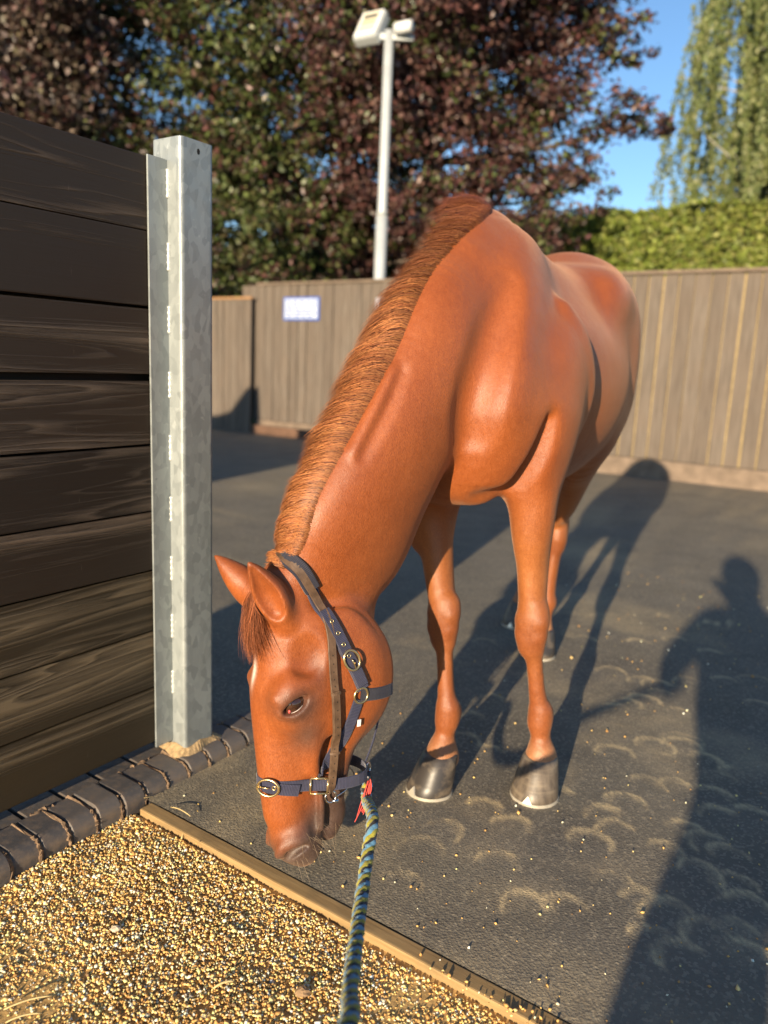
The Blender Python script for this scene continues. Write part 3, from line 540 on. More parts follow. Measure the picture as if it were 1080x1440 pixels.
class Field:
    def __init__(s,gx,gy,gz):
        s.g=(gx,gy,gz); s.D=np.full((len(gx),len(gy),len(gz)),1.,np.float32)
    def box(s,lo,hi):
        sl=[]
        for i in range(3):
            a=np.searchsorted(s.g[i],lo[i]); b=np.searchsorted(s.g[i],hi[i]); 
            if b<=a: return None,None
            sl.append(slice(a,b))
        X=s.g[0][sl[0]][:,None,None]; Y=s.g[1][sl[1]][None,:,None]; Z=s.g[2][sl[2]][None,None,:]
        return tuple(sl),(X,Y,Z)
    def comb(s,sl,d,k,op):
        A=s.D[sl]
        if op<0: A=-A
        if k>0:
            h=np.maximum(k-np.abs(A-d),0)/k; R=np.minimum(A,d)-h*h*(k*.25)
        else: R=np.minimum(A,d)
        s.D[sl]=-R if op<0 else R
    def ell(s,c,r,ax=None,k=.04,op=1):
        c=np.asarray(c,float); r=np.asarray(r,float)
        if ax is None: ax=np.eye(3)
        ax=np.asarray(ax,float); m=k+.03
        ext=np.sqrt(((ax*(r+m)[:,None])**2).sum(0))
        sl,G=s.box(c-ext,c+ext)
        if sl is None: return
        q=[G[i]-np.float32(c[i]) for i in range(3)]
        k0=0;k1=0
        for i in range(3):
            u=q[0]*np.float32(ax[i][0])+q[1]*np.float32(ax[i][1])+q[2]*np.float32(ax[i][2])
            u=u/np.float32(r[i]); k0=k0+u*u; v=u/np.float32(r[i]); k1=k1+v*v
        k0=np.sqrt(k0);k1=np.sqrt(k1)+1e-6
        s.comb(sl,k0*(k0-1)/k1,k,op)
    def chain(s,P,R,ref,k=.03,op=1,n=7,cap=1.):
        # P control points, R per point (lateral, along ref), tapered elliptical sweep
        P=np.asarray(P,float); R=np.asarray([(r,r) if np.isscalar(r) else r for r in R],float)
        C=catmull(P,n); RR=np.maximum(catmull(R,n),.002); ref=np.asarray(ref,float)
        m=k+.03; mx=RR.max(1)
        lo=(C-mx[:,None]).min(0)-m; hi=(C+mx[:,None]).max(0)+m
        slA,_=s.box(lo,hi)
        if slA is None: return
        d0=np.full(s.D[slA].shape,1.,np.float32)
        off=[x.start for x in slA]
        for i in range(len(C)-1):
            a,b=C[i],C[i+1]; ab=b-a; L=np.linalg.norm(ab); t=ab/L
            v=ref-t*(ref@t); v/=np.linalg.norm(v); u=np.cross(t,v)
            rm=max(mx[i],mx[i+1])+m
            sl,G=s.box(np.minimum(a,b)-rm,np.maximum(a,b)+rm)
            if sl is None: continue
            q=[G[j]-np.float32(a[j]) for j in range(3)]
            dot=lambda w:q[0]*np.float32(w[0])+q[1]*np.float32(w[1])+q[2]*np.float32(w[2])
            ht=dot(t); h=np.clip(ht/np.float32(L),0,1)
            w=ht-h*np.float32(L)
            ru=RR[i,0]+(RR[i+1,0]-RR[i,0])*h; rv=RR[i,1]+(RR[i+1,1]-RR[i,1])*h
            rw=np.minimum(ru,rv)*np.float32(cap)
            x=dot(u)/ru; y=dot(v)/rv; z=w/rw
            k0=np.sqrt(x*x+y*y+z*z); k1=np.sqrt((x/ru)**2+(y/rv)**2+(z/rw)**2)+1e-6
            d=np.where(k0<.02,-np.minimum(ru,rv),k0*(k0-1)/k1).astype(np.float32)
            ls=tuple(slice(x_.start-o,x_.stop-o) for x_,o in zip(sl,off))
            # clip to local array
            if any(z_.start<0 for z_ in ls): 
                cut=[max(0,-z_.start) for z_ in ls]; d=d[cut[0]:,cut[1]:,cut[2]:]; ls=tuple(slice(max(0,z_.start),z_.stop) for z_ in ls)
            T=d0[ls]; d=d[:T.shape[0],:T.shape[1],:T.shape[2]]
            np.minimum(T,d,out=T)
        s.comb(slA,d0,k,op)
def surface_nets(F):
    D=F.D; g=F.g; I=D<0
    nx,ny,nz=D.shape
    cs=np.zeros((nx-1,ny-1,nz-1),np.uint8)
    for i in (0,1):
        for j in (0,1):
            for k in (0,1): cs+=I[i:nx-1+i,j:ny-1+j,k:nz-1+k]
    act=(cs>0)&(cs<8); idx=np.argwhere(act); ids=np.full(act.shape,-1,np.int32); ids[act]=np.arange(len(idx))
    acc=np.zeros((len(idx),3)); cnt=np.zeros(len(idx))
    cor=[(i,j,k) for i in (0,1) for j in (0,1) for k in (0,1)]
    val={c:D[idx[:,0]+c[0],idx[:,1]+c[1],idx[:,2]+c[2]] for c in cor}
    pos={c:np.stack([g[0][idx[:,0]+c[0]],g[1][idx[:,1]+c[1]],g[2][idx[:,2]+c[2]]],1) for c in cor}
    for c in cor:
        for ax in range(3):
            if c[ax]==0:
                e=list(c); e[ax]=1; e=tuple(e); v0,v1=val[c],val[e]; m=(v0<0)!=(v1<0)
                t=np.where(m,v0/np.where(v0==v1,1,v0-v1),0)
                acc+=np.where(m[:,None],pos[c]+(pos[e]-pos[c])*t[:,None],0); cnt+=m
    V=acc/cnt[:,None]; faces=[]
    def quads(ax):
        o=[a for a in range(3) if a!=ax]
        s0=[slice(None)]*3; s1=[slice(None)]*3
        s0[ax]=slice(0,-1); s1[ax]=slice(1,None)
        ch=I[tuple(s0)]!=I[tuple(s1)]
        e=np.argwhere(ch); ok=(e[:,o[0]]>0)&(e[:,o[1]]>0)&(e[:,o[0]]<D.shape[o[0]]-1)&(e[:,o[1]]<D.shape[o[1]]-1); e=e[ok]
        inside=I[e[:,0],e[:,1],e[:,2]]
        def c(du,dv):
            q=e.copy(); q[:,o[0]]-=du; q[:,o[1]]-=dv; return ids[q[:,0],q[:,1],q[:,2]]
        Q=np.stack([c(0,0),c(1,0),c(1,1),c(0,1)],1)
        flip=inside if ax!=1 else ~inside
        Q[~flip]=Q[~flip][:,::-1]
        return Q
    Fc=np.vstack([quads(0),quads(1),quads(2)])
    return V,Fc
LEGS=dict(LF=(.02,.285,0.),RF=(.15,.035,-24.),LH=(-1.05,-.016,3.),RH=(-1.37,-.21,-8.))
NECK=[((.02,0.01,1.30),(.12,.27)),((.222,.023,1.216),(.112,.214)),((.372,.005,1.071),(.098,.170)),((.474,-.029,.914),(.088,.171)),((.538,-.062,.778),(.080,.180)),((.582,-.090,.690),(.070,.145))]
def build_field(fine=.0045,coarse=.010):
    gx=axis_grid(-1.48,1.02,.45,1.0,fine,coarse); gy=axis_grid(-.46,.42,-.42,.06,fine,coarse); gz=axis_grid(.06,1.68,.06,.86,fine,coarse)
    F=Field(gx,gy,gz); Z=(0,0,1.); Y=(0,1.,0)
    # ---- trunk
    F.chain([(.24,.01,1.12),(.10,.0,1.15),(-.12,0,1.155),(-.40,0,1.125),(-.66,0,1.135),(-.90,0,1.20),(-1.12,0,1.27)],
            [(.13,.18),(.185,.28),(.235,.335),(.295,.345),(.30,.325),(.25,.27),(.17,.20)],Z,k=.05,n=10)
    F.chain([(.16,0,1.44),(.04,0,1.515),(-.10,0,1.520),(-.30,0,1.44),(-.55,0,1.42)],[(.06,.06),(.058,.075),(.070,.072),(.11,.07),(.14,.07)],Z,k=.14)
    F.chain([(-.50,0,1.40),(-.72,0,1.455),(-.92,0,1.50),(-1.10,0,1.465),(-1.24,0,1.36)],[(.13,.08),(.17,.10),(.17,.115),(.13,.11),(.06,.07)],Z,k=.10)
    for s in (1,-1):
        F.ell((-.72,s*.195,1.42),(.12,.06,.07),k=.16)                      # point of hip
        F.ell((-.96,s*.12,1.34),(.27,.145,.21),k=.07)                       # gluteals
        F.ell((-.98,s*.15,1.13),(.20,.115,.25),k=.07)                       # thigh
        F.ell((-1.17,s*.10,1.22),(.10,.095,.25),k=.06)                      # buttock
        F.ell((-.80,s*.175,1.00),(.10,.07,.11),k=.08)                        # stifle
    # ---- shoulders
    for s,bo in ((1,.035),(-1,.0)):
        up=nrm([-.58,s*-.16,.80]); fw=nrm(np.cross(up,[0,1.,0])); 
        ax=[nrm([.80,0,.60]),np.cross(up,nrm([.80,0,.60])),up]
        ax[1]=nrm(ax[1]); ax[0]=nrm(np.cross(ax[1],ax[2]))
        F.ell((.080,s*.112+bo*.5,1.265),(.125,.078,.285),ax,k=.11)            # scapula muscles
        F.ell((-.030,s*.185+bo,1.105),(.150,.080,.24),[nrm([.85,0,.52]),(0,1.,0),nrm([-.52,0,.85])],k=.085)   # triceps
        F.ell((.165,s*.118+bo*.7,1.065),(.115,.080,.155),k=.085)                 # point of shoulder
        F.ell((.185,s*.075+bo*.7,.955),(.085,.076,.105),k=.08)                 # breast
    F.ell((.165,.015,.90),(.09,.13,.07),k=.06)
    F.ell((-.05,.01,.90),(.25,.12,.08),k=.06)                               # sternum
    # ---- neck
    P=[p for p,_ in NECK]; R=[r for _,r in NECK]
    F.chain(P,R,nrm([.72,-.1,.70]),k=.030,n=12)
    # crest
    return F
def fore(F,key,elbow,knee,fet,toe):
    Z=(1.,0,0); AX3=np.eye(3)
    e,k,f,t=map(np.asarray,(elbow,knee,fet,toe)); sd=1. if key=='LF' else -1.
    m=lambda a,b,x:a+(b-a)*x
    F.chain([e+(0.,0,.14),e,m(e,k,.28),m(e,k,.55),m(e,k,.82),k+(0,0,.045)],[(.082,.125),(.077,.112),(.058,.080),(.044,.058),(.038,.045),(.041,.041)],Z,k=.06,n=8)
    F.ell(m(e,k,.22)+(.035,sd*.012,0),(.050,.050,.15),k=.03)                                        # extensor muscle
    F.ell(m(e,k,.22)+(-.035,-sd*.018,0),(.050,.045,.14),k=.03)                                      # flexor muscle
    F.chain([k+(.004,0,.062),k+(.010,0,.012),k+(.004,0,-.048)],[(.040,.034),(.046,.036),(.036,.032)],Z,k=.014)      # knee
    for q in (1,-1): F.ell(k+(.012,q*.024,.030),(.026,.020,.024),k=.012); F.ell(k+(.014,q*.022,-.012),(.024,.020,.022),k=.012)
    F.ell(k+(-.040,sd*.008,.020),(.016,.016,.030),k=.016)                                           # accessory bone
    F.chain([k+(.006,0,-.03),m(k,f,.35)+(.008,0,0),m(k,f,.7)+(.008,0,0),f+(.004,0,.02)],[(.034,.032),(.0235,.023),(.0235,.023),(.030,.030)],Z,k=.016)   # cannon
    F.chain([k+(-.022,0,-.03),m(k,f,.35)+(-.022,0,0),m(k,f,.75)+(-.022,0,0),f+(-.020,0,.012)],[(.015,.016),(.0125,.013),(.013,.014),(.022,.020)],Z,k=.010)  # tendons
    F.chain([f+(.002,0,.020),f+(.002,0,-.016)],[(.032,.032),(.031,.032)],Z,k=.014)
    for q in (1,-1): F.ell(f+(-.020,q*.014,.004),(.020,.017,.026),k=.012)
    c=np.array([t[0],t[1],.100])
    F.chain([f+(.002,0,-.01),m(f,c,.5)+(.002,0,0),c+(.0,0,.012),c+(-.002,0,-.012)],[(.030,.032),(.0275,.029),(.041,.046),(.048,.054)],Z,k=.018)
    F.ell(m(f,c,.45)+(-.020,0,0),(.018,.020,.025),k=.015)
def hind(F,hip,stifle,hock,fet,toe):
    Z=(1.,0,0); s,h,f,t=map(np.asarray,(stifle,hock,fet,toe)); m=lambda a,b,x:a+(b-a)*x
    F.chain([np.asarray(hip),s,m(s,h,.35),m(s,h,.7),h+(.015,0,.05)],[(.10,.17),(.085,.13),(.062,.085),(.042,.055),(.035,.05)],Z,k=.05)
    F.chain([h+(-.045,0,.07),h+(-.03,0,.03),h+(0,0,-.02),h+(.0,0,-.07)],[(.020,.025),(.034,.042),(.038,.046),(.030,.036)],Z,k=.02)
    F.chain([h+(0,0,-.05),m(h,f,.4),m(h,f,.75),f+(0,0,.02)],[(.032,.038),(.026,.034),(.026,.034),(.033,.038)],Z,k=.02)
    F.ell(f+(-.006,0,0),(.036,.036,.036),k=.02)
    c=np.array([t[0],t[1],.100])
    F.chain([f+(0,0,-.01),m(f,c,.5),c+(0,0,.01),c+(-.002,0,-.012)],[(.031,.034),(.029,.031),(.040,.045),(.046,.052)],Z,k=.02)
EYE=[.262,-.056,.080]
def head(F):
    N=HN; AX=[HD,HN,HS]
    # skull and face
    F.chain([hd(.015,-.075),hd(.10,-.075),hd(.20,-.078),hd(.29,-.083),hd(.38,-.088),hd(.47,-.090),hd(.55,-.094),hd(.605,-.100)],
            [(.055,.062),(.070,.075),(.077,.080),(.070,.083),(.058,.078),(.050,.072),(.048,.066),(.049,.056)],N,k=.03,n=8)
    F.chain([hd(.25,-.03),hd(.40,-.036),hd(.53,-.052)],[(.036,.03),(.028,.026),(.026,.024)],N,k=.04)    # nasal bone
    for s in (1,-1):
        F.ell(hd(.238,-.203,s*.042),(.145,.110,.038),AX,k=.075)                   # jowl
        F.ell(hd(.225,-.170,s*.056),(.125,.075,.024),AX,k=.05)                   # masseter
        F.ell(hd(.262,-.064,s*.068),(.055,.050,.030),AX,k=.045)                 # orbit
        e1=nrm(-.5*HD-.86*HN); e2=nrm(-.86*HD+.5*HN); S=HS*s; E=hd(EYE[0],EYE[1],s*EYE[2])
        F.chain([E-e1*.034+e2*.006+S*.012,E-e1*.012+e2*.020+S*.017,E+e1*.012+e2*.020+S*.015,E+e1*.034+e2*.004+S*.006],[.006,.0085,.009,.007],N,k=.014)   # upper lid
        F.chain([E-e1*.034-e2*.002+S*.012,E-e1*.010-e2*.017+S*.017,E+e1*.014-e2*.016+S*.014,E+e1*.034+S*.006],[.006,.008,.008,.006],N,k=.012)           # lower lid
        F.chain([E+e2*.032-e1*.02+S*.008,E+e2*.037+e1*.01+S*.009,E+e2*.028+e1*.04+S*.002],[.009,.011,.009],N,k=.03)     # brow bone
        F.ell(E+S*.022+e2*.001,(.029,.0135,.022),[e1,e2,S],k=.006,op=-1)        # opening
        F.ell(hd(.165,-.085,s*.088),(.035,.028,.013),AX,k=.025,op=-1)           # hollow above the eye
        F.chain([hd(.325,-.100,s*.070),hd(.39,-.112,s*.062),hd(.445,-.118,s*.054)],[.010,.010,.006],N,k=.03)   # facial crest
        F.ell(hd(.385,-.165,s*.060),(.055,.030,.010),AX,k=.03,op=-1)
        F.ell(hd(.505,-.118,s*.060),(.045,.022,.010),AX,k=.03,op=-1)
        F.ell(hd(.598,-.078,s*.036),(.034,.028,.018),AX,k=.02)                  # nostril wing
        F.chain([hd(.584,-.094,s*.046),hd(.585,-.070,s*.046),hd(.597,-.047,s*.040),hd(.618,-.038,s*.032)],[.006,.0085,.0085,.006],N,k=.014)
        F.chain([hd(.30,-.20,s*.02),hd(.40,-.185,s*.022),hd(.50,-.172,s*.016)],[.05,.036,.03],N,k=.03)   # jaw bars
    F.chain([hd(.60,-.085),hd(.632,-.105)],[(.048,.046),(.044,.034)],N,k=.03)          # upper lip
    F.chain([hd(.50,-.165),hd(.555,-.178),hd(.598,-.168)],[(.034,.028),(.036,.033),(.032,.024)],N,k=.018)  # chin and lower lip
    for s in (1,-1):
        F.chain([hd(.598,-.096,s*.054),hd(.603,-.078,s*.053),hd(.613,-.062,s*.049),hd(.630,-.056,s*.040)],[.004,.0085,.0105,.006],N,k=.006,op=-1)      # nostril
        F.chain([hd(.520,-.105,s*.056),hd(.545,-.118,s*.054),hd(.575,-.124,s*.054)],[.004,.006,.004],N,k=.02,op=-1)
    for s in (1,-1):                                                            # mouth
        F.chain([hd(.490,-.146,s*.060),hd(.54,-.150,s*.056),hd(.60,-.150,s*.042),hd(.628,-.148,0)],[.004,.0055,.006,.006],N,k=.006,op=-1)
        F.chain([hd(.480,-.130,s*.052),hd(.52,-.134,s*.050),hd(.57,-.136,s*.045)],[.005,.007,.006],N,k=.015)
    for s in (1,-1):                                                            # ears
        b=hd(.078,-.045,s*.052); t=hd(-.042,.034,s*.074)
        if s<0: b=hd(.070,-.030,s*.052); t=hd(-.035,.060,s*.092)
        ax=nrm(t-b); m=lambda x:b+(t-b)*x; S=HS*s
        o=nrm(HN*.55+S*.80-ax*((HN*.55+S*.80)@ax))
        F.chain([m(-.08),m(.2),m(.45)-o*.004,m(.75)-o*.002,m(1.)],[(.024,.028),(.034,.034),(.034,.034),(.020,.021),(.004,.004)],o,k=.018,n=8)
        F.chain([m(.20)+o*.030,m(.45)+o*.028,m(.72)+o*.018,m(.9)+o*.008],[(.019,.020),(.026,.026),(.015,.016),(.004,.006)],o,k=.008,op=-1,n=8)
def details(F):
    X=(1.,0,0)
    for P,r,k in DET: F.chain(P,r,X,k=k,op=-1)
    for P,r,k in VEIN: F.chain(P,r,X,k=k)
def _on(pts,r,depth):
    return [tuple(np.array(p)+nrm(n)*(r-depth)) for p,n in pts]
_NG=[((.161,.148,1.384),(.64,.49,.59)),((.241,.146,1.286),(.65,.62,.45)),((.302,.144,1.176),(.76,.58,.29)),((.331,.126,1.085),(.61,.79,-.10)),((.325,.115,1.02),(.33,.92,-.21))]
_FO=[((.330,.099,.975),(.18,.96,-.21)),((.302,.111,.956),(.67,.66,-.33)),((.288,.145,.962),(.95,.23,-.19))]
_V1=[((.215,.120,.865),(.7,.5,-.5)),((.145,.165,.890),(.7,.6,-.4)),((.130,.205,.950),(.6,.75,-.25)),((.125,.230,1.02),(.5,.85,-.1)),((.118,.238,1.06),(.5,.85,0))]
_SC=[((-.040,.110,1.544),(.11,.60,.79)),((.027,.169,1.451),(.16,.86,.49)),((.054,.210,1.343),(.13,.92,.36)),((.075,.232,1.27),(.30,.89,.35))]
_TR=[((-.055,.225,1.345),(.28,.76,.58)),((-.115,.268,1.235),(.11,.98,.17)),((-.165,.279,1.125),(-.13,.98,-.12)),((-.150,.258,1.02),(.1,.93,-.30))]
_CR=[((.507,.005,1.168),(.82,.27,.51)),((.546,-.002,1.106),(.81,.37,.47)),((.583,-.014,1.046),(.81,.42,.42)),((.615,-.025,.994),(.81,.45,.37))]
_CR2=[((.500,.022,1.161),(.76,.48,.43)),((.533,.015,1.107),(.76,.54,.37)),((.571,.003,1.046),(.75,.57,.34)),((.606,-.010,.987),(.73,.63,.28))]
_HP=[((-.58,.13,1.515),(.3,.3,.9)),((-.575,.212,1.472),(.49,.62,.62)),((-.620,.261,1.395),(.32,.94,.08)),((-.70,.275,1.315),(0,1,0))]
_VE=[((.012,.260,.797),(.27,.96,0)),((.016,.259,.729),(.31,.95,0)),((.037,.252,.672),(.54,.84,.06)),((.052,.244,.624),(.76,.64,.11))]
DET=[(_on(_NG,.045,.020),[.020,.040,.045,.045,.034],.04),(_on(_FO,.009,.004),[.003,.008,.003],.012),(_on([(tuple(np.array(p)+(0,.004,-.026)),n) for p,n in _FO],.009,.003),[.003,.007,.003],.012),
     (_on(_V1,.020,.003),[.004,.013,.017,.012,.002],.055),(_on(_CR2,.012,.002),[.003,.009,.009,.003],.03)]
VEIN=[(_on(_TR,-.008,0.),[.008,.013,.014,.008],.06),(_on(_CR,-.003,0.),[.002,.004,.004,.002],.03)]
def smooth_body(V,Q,it=4):
    q=w2h(V)-HEAD_O; d,n,s=q@HD,q@HN,q@HS; hdm=((d>-.07)&(d<.72)&(n>-.30)&(n<.15)&(np.abs(s)<.17)); wgt=np.where(hdm,.12,.55)[:,None]
    E=np.vstack([Q[:,[0,1]],Q[:,[1,2]],Q[:,[2,3]],Q[:,[3,0]]]); m=len(V); cnt=np.bincount(E[:,0],minlength=m)+np.bincount(E[:,1],minlength=m)
    for t in range(it*2):
        A=np.stack([np.bincount(E[:,0],V[E[:,1],c],m)+np.bincount(E[:,1],V[E[:,0],c],m) for c in range(3)],1)/cnt[:,None]
        V=V+(A-V)*wgt*(1. if t%2==0 else -1.02)
    return V
def build_horse(fine=.0045,coarse=.010):
    F=build_field(fine,coarse)
    hoofs=LEGS
    fore(F,'LF',(.010,.195,.91),(.035,.235,.475),(.012,.272,.215),(LEGS['LF'][0],LEGS['LF'][1],0))
    fore(F,'RF',(.055,-.100,.91),(.115,.005,.475),(.135,.040,.215),(LEGS['RF'][0],LEGS['RF'][1],0))
    hind(F,(-.93,.15,1.12),(-.82,.145,.93),(-1.07,.010,.54),(-1.065,-.012,.22),(LEGS['LH'][0],LEGS['LH'][1],0))
    hind(F,(-.95,-.17,1.12),(-.90,-.18,.93),(-1.30,-.180,.56),(-1.375,-.200,.22),(LEGS['RH'][0],LEGS['RH'][1],0))
    details(F); head(F)
    V,Q=surface_nets(F)
    return smooth_body(h2w(V),Q),Q

def hoof_mesh(key,hind=False):
    ca,cb,ang=LEGS[key]; a=math.radians(ang); fx=np.array([math.cos(a),math.sin(a)]); sx=np.array([-math.sin(a),math.cos(a)])
    rows=[]; n=40
    prof=[(.112,.045,.042,.000),(.104,.052,.048,.000),(.098,.056,.051,.004),(.07,.060,.0565,.014),(.035,.066,.063,.028),(.012,.070,.067,.038),(.0095,.0695,.0665,.038)]
    V=[]
    for z,rl,rw,sh in prof:
        for i in range(n):
            t=2*math.pi*i/n; x=math.cos(t); y=math.sin(t)
            back=.80 if x<0 else 1.
            p=fx*(x*rl*back+sh)+sx*(y*rw*(1 if x>-.5 else 1-.12*(-x-.5)))
            V.append((ca+p[0],cb+p[1],z))
    Q=[]
    for r in range(len(prof)-1):
        for i in range(n): Q.append((r*n+i,(r+1)*n+i,(r+1)*n+(i+1)%n,r*n+(i+1)%n))
    Q.append(tuple(range((len(prof)-1)*n,len(prof)*n))[::-1]); Q.append(tuple(range(n)))
    # shoe
    S=[];SQ=[]
    ring=[]
    for i in range(n):
        t=-2.5+5.0*i/(n-1); x=math.cos(t); y=math.sin(t); back=.82 if x<0 else 1.
        for (k,z) in ((1.015,.010),(1.015,.0005),(.72,.0005),(.72,.010)):
            p=fx*(x*.070*back*k+.038)+sx*(y*.067*k*(1 if x>-.5 else 1-.12*(-x-.5))); S.append((ca+p[0],cb+p[1],z))
    for i in range(n-1):
        for j in range(4): SQ.append((i*4+j,i*4+(j+1)%4,i*4+4+(j+1)%4,i*4+4+j))
    SQ.append((0,1,2,3)); SQ.append((n*4-1,n*4-2,n*4-3,n*4-4))
    b=len(S) # toe clip
    for (dx,y,z) in ((.0712,-.014,.009),(.0712,.014,.009),(.0655,.0,.030),(.066,-.014,.009),(.066,.014,.009),(.060,.0,.030)):
        p=fx*(dx+.038)+sx*y; S.append((ca+p[0],cb+p[1],z))
    SQ+= [(b,b+1,b+2),(b+1,b+4,b+5,b+2),(b,b+2,b+5,b+3),(b+3,b+5,b+4)]
    return h2w(np.array(V)),Q,h2w(np.array(S)),SQ
# ================================================================== HORSE
def lerp(a,b,t): return a+(b-a)*t
def sstep(x,a,b): t=np.clip((x-a)/(b-a),0,1); return t*t*(3-2*t)
HORSE=empty('horse',HO); tag(HORSE,'chestnut horse with head lowered, standing on the black matting in a navy headcollar','horse')
HV,HQ=build_horse(.0040,.0085)
bvh=BVHTree.FromPolygons(HV.tolist(),HQ.tolist())
def coat_colour(V):
    L=w2h(V); q=L-HEAD_O; d,n,s=q@HD,q@HN,q@HS; a,b,z=L.T; C=np.tile(np.array((.305,.082,.0195)),(len(V),1))
    ishead=((d>-.08)&(d<.70)&(np.abs(s)<.16)&(n>-.36)&(n<.12)&(z<.84)&(a>.45))
    def mixc(c,w):
        nonlocal C
        w=np.clip(w,0,1)[:,None]; C=C*(1-w)+np.array(c)*w
    lz=(a<.36)|(z<.30); leg=sstep(-z,-.95,-.62)*(~ishead)*(a<.34); mixc((.345,.125,.036),leg*.85)
    kn=np.exp(-((z-.46)/.075)**2)*(~ishead)*(a<.34); mixc((.22,.062,.020),kn*.75); mixc((.27,.080,.026),sstep(-z,-.42,-.30)*(~ishead)*(a<.34)*.7); mixc((.40,.185,.085),sstep(-z,-.175,-.12)*(~ishead)*.9)
    belly=np.exp(-((z-.80)/.10)**2)*(a<-.1); mixc((.33,.115,.035),belly*.6)
    mz=ishead*sstep(d+1.1*(-n-.07),.50,.62); mixc((.072,.050,.042),mz*.95); lip=ishead*sstep(d,.60,.645); mixc((.15,.115,.10),lip*.45)
    jw=ishead*sstep(-n,.10,.17)*sstep(d,.44,.50); mixc((.085,.055,.045),jw*.75)
    e=np.sqrt(((d-EYE[0])/1.0)**2+((n-EYE[1]+.004)/1.25)**2); ey=ishead*np.exp(-(e/.040)**4); mixc((.060,.040,.034),ey*.80); ev=ishead*np.exp(-(((d-.335)/.05)**2+((n+.085)/.035)**2)); mixc((.100,.055,.040),ev*.85)
    ev=ishead*np.exp(-(((d-.20)/.05)**2+((n+.115)/.02)**2)); mixc((.12,.055,.035),ev*.5)
    star=ishead*np.exp(-(((d-.205)/.030)**2+((s-.004)/.0085)**2))*(n>-.05); mixc((.72,.66,.60),star*1.1)
    far=ishead*sstep(-d,-.03,.03)*(n>-.03); mixc((.20,.055,.018),far*.5)
    return np.clip(C,0,1)
def coat_mat():
    t=NT('horse_coat',.46,.5); c=t.coord('Object'); base=t.attr('coat'); big=t.noise(c,5,4,.6); fine=t.noise(t.coord('Object',(1,1,.22)),850,2,.6); mid=t.noise(t.coord('Object',(1,1,.45)),110,4,.7)
    b=t.mix(1.,base,t.ramp(big,[(.32,(.80,.72,.68)),(.70,(1.06,1.04,1.0))]),'MULTIPLY'); b=t.mix(1.,b,t.ramp(mid,[(.38,(.94,.93,.92)),(.72,(1.08,1.12,1.16))]),'MULTIPLY'); b=t.mix(1.,b,t.ramp(fine,[(.32,(1.18,1.20,1.22)),(.68,(.70,.66,.64))]),'MULTIPLY'); t.col(b)
    t.set('Roughness',t.ramp(mid,[(.3,.38),(.7,.52)])); t.set('Sheen Weight',.22); t.set('Sheen Roughness',.35); t.set('Sheen Tint',(1.,.62,.40)); t.bump(t.math('ADD',t.math('ADD',fine,t.math('MULTIPLY',t.noise(c,15,3,.5),3.2)),t.math('MULTIPLY',mid,.9)),.36,.0022); return t.m
MCOAT=coat_mat()
body=mobj('body',HV,HQ.astype(np.int32),MCOAT,HORSE,True); colattr(body.data,'coat',coat_colour(HV))
def hoofm():
    t=NT('hoof_horn',.42,.5); c=t.coord('Object'); sp=t.n('ShaderNodeSeparateXYZ'); t.put(sp.inputs[0],c); rg=t.noise(t.coord('Object',(.6,.6,5)),16,3,.5); st=t.noise(t.coord('Object',(1.,1.,.10)),60,4,.55)
    b=t.mix(t.ramp(st,[(.35,0.),(.65,1.)]),(.075,.058,.044),(.155,.122,.090)); b=t.mix(t.ramp(rg,[(.50,0.),(.74,.45)]),b,(.30,.24,.165)); t.col(b); t.bump(t.math('ADD',rg,st),.22,.002); return t.m
def hoofm2():
    t=NT('dark_hoof_horn',.38,.5); rg=t.noise(t.coord('Object',(1,1,1.4)),16,4,.6); t.col(t.mix(t.ramp(rg,[(.46,0.),(.66,.9)]),(.040,.034,.031),(.16,.125,.09))); t.bump(rg,.2,.002); return t.m
MH1,MH2=hoofm(),hoofm2(); MSHOE=plain('worn_shoe_metal',(.72,.66,.55),.35,.55,.1,60)
for kx in ('LF','RF','LH','RH'):
    a,bq,c_,d_=hoof_mesh(kx); h=mobj('hoof',a,bq,MH1 if kx in('LF','RH') else MH2,HORSE,True); mobj('horseshoe',c_,d_,MSHOE,h,False)
# eyes
def eyem():
    t=NT('eye_brown',.06,.6); t.set('Coat Weight',.6); c=t.noise(t.coord('Object'),90,3); t.col(t.ramp(c,[(.3,(.020,.009,.006)),(.7,(.060,.024,.013))])); return t.m
MEYE=eyem()
for s in (1,-1):
    c=h2w(hd(EYE[0],EYE[1],s*(EYE[2]-.0045))); e=MB().sphere(c,.0270,None,24,16).obj('eye',MEYE,HORSE,True)
    S=dirw=HS[0]*HF+HS[1]*HL+HS[2]*HZ; S=S*s; D=HD[0]*HF+HD[1]*HL+HD[2]*HZ; Nn=HN[0]*HF+HN[1]*HL+HN[2]*HZ; e1=nrm(-.5*D-.86*Nn); e2=nrm(-.86*D+.5*Nn)
    P=[c+nrm(S-e2*.40+e1*x)*.0276 for x in np.linspace(-.75,.65,9)]; MB().tube(P,[.0003,.0006,.0009,.0009,.0009,.0008,.0006,.0005,.0003],6).obj('lower_lid_rim',plain('wet_lid',(.55,.46,.42),.12),e,True)
    p=c+nrm(S*1.-e2*.16-e1*.80)*.0270; MB().sphere(p,(.0032,.0032,.0045),None,10,8).obj('tear_corner',plain('pink_membrane',(.50,.09,.08),.15),e,True)
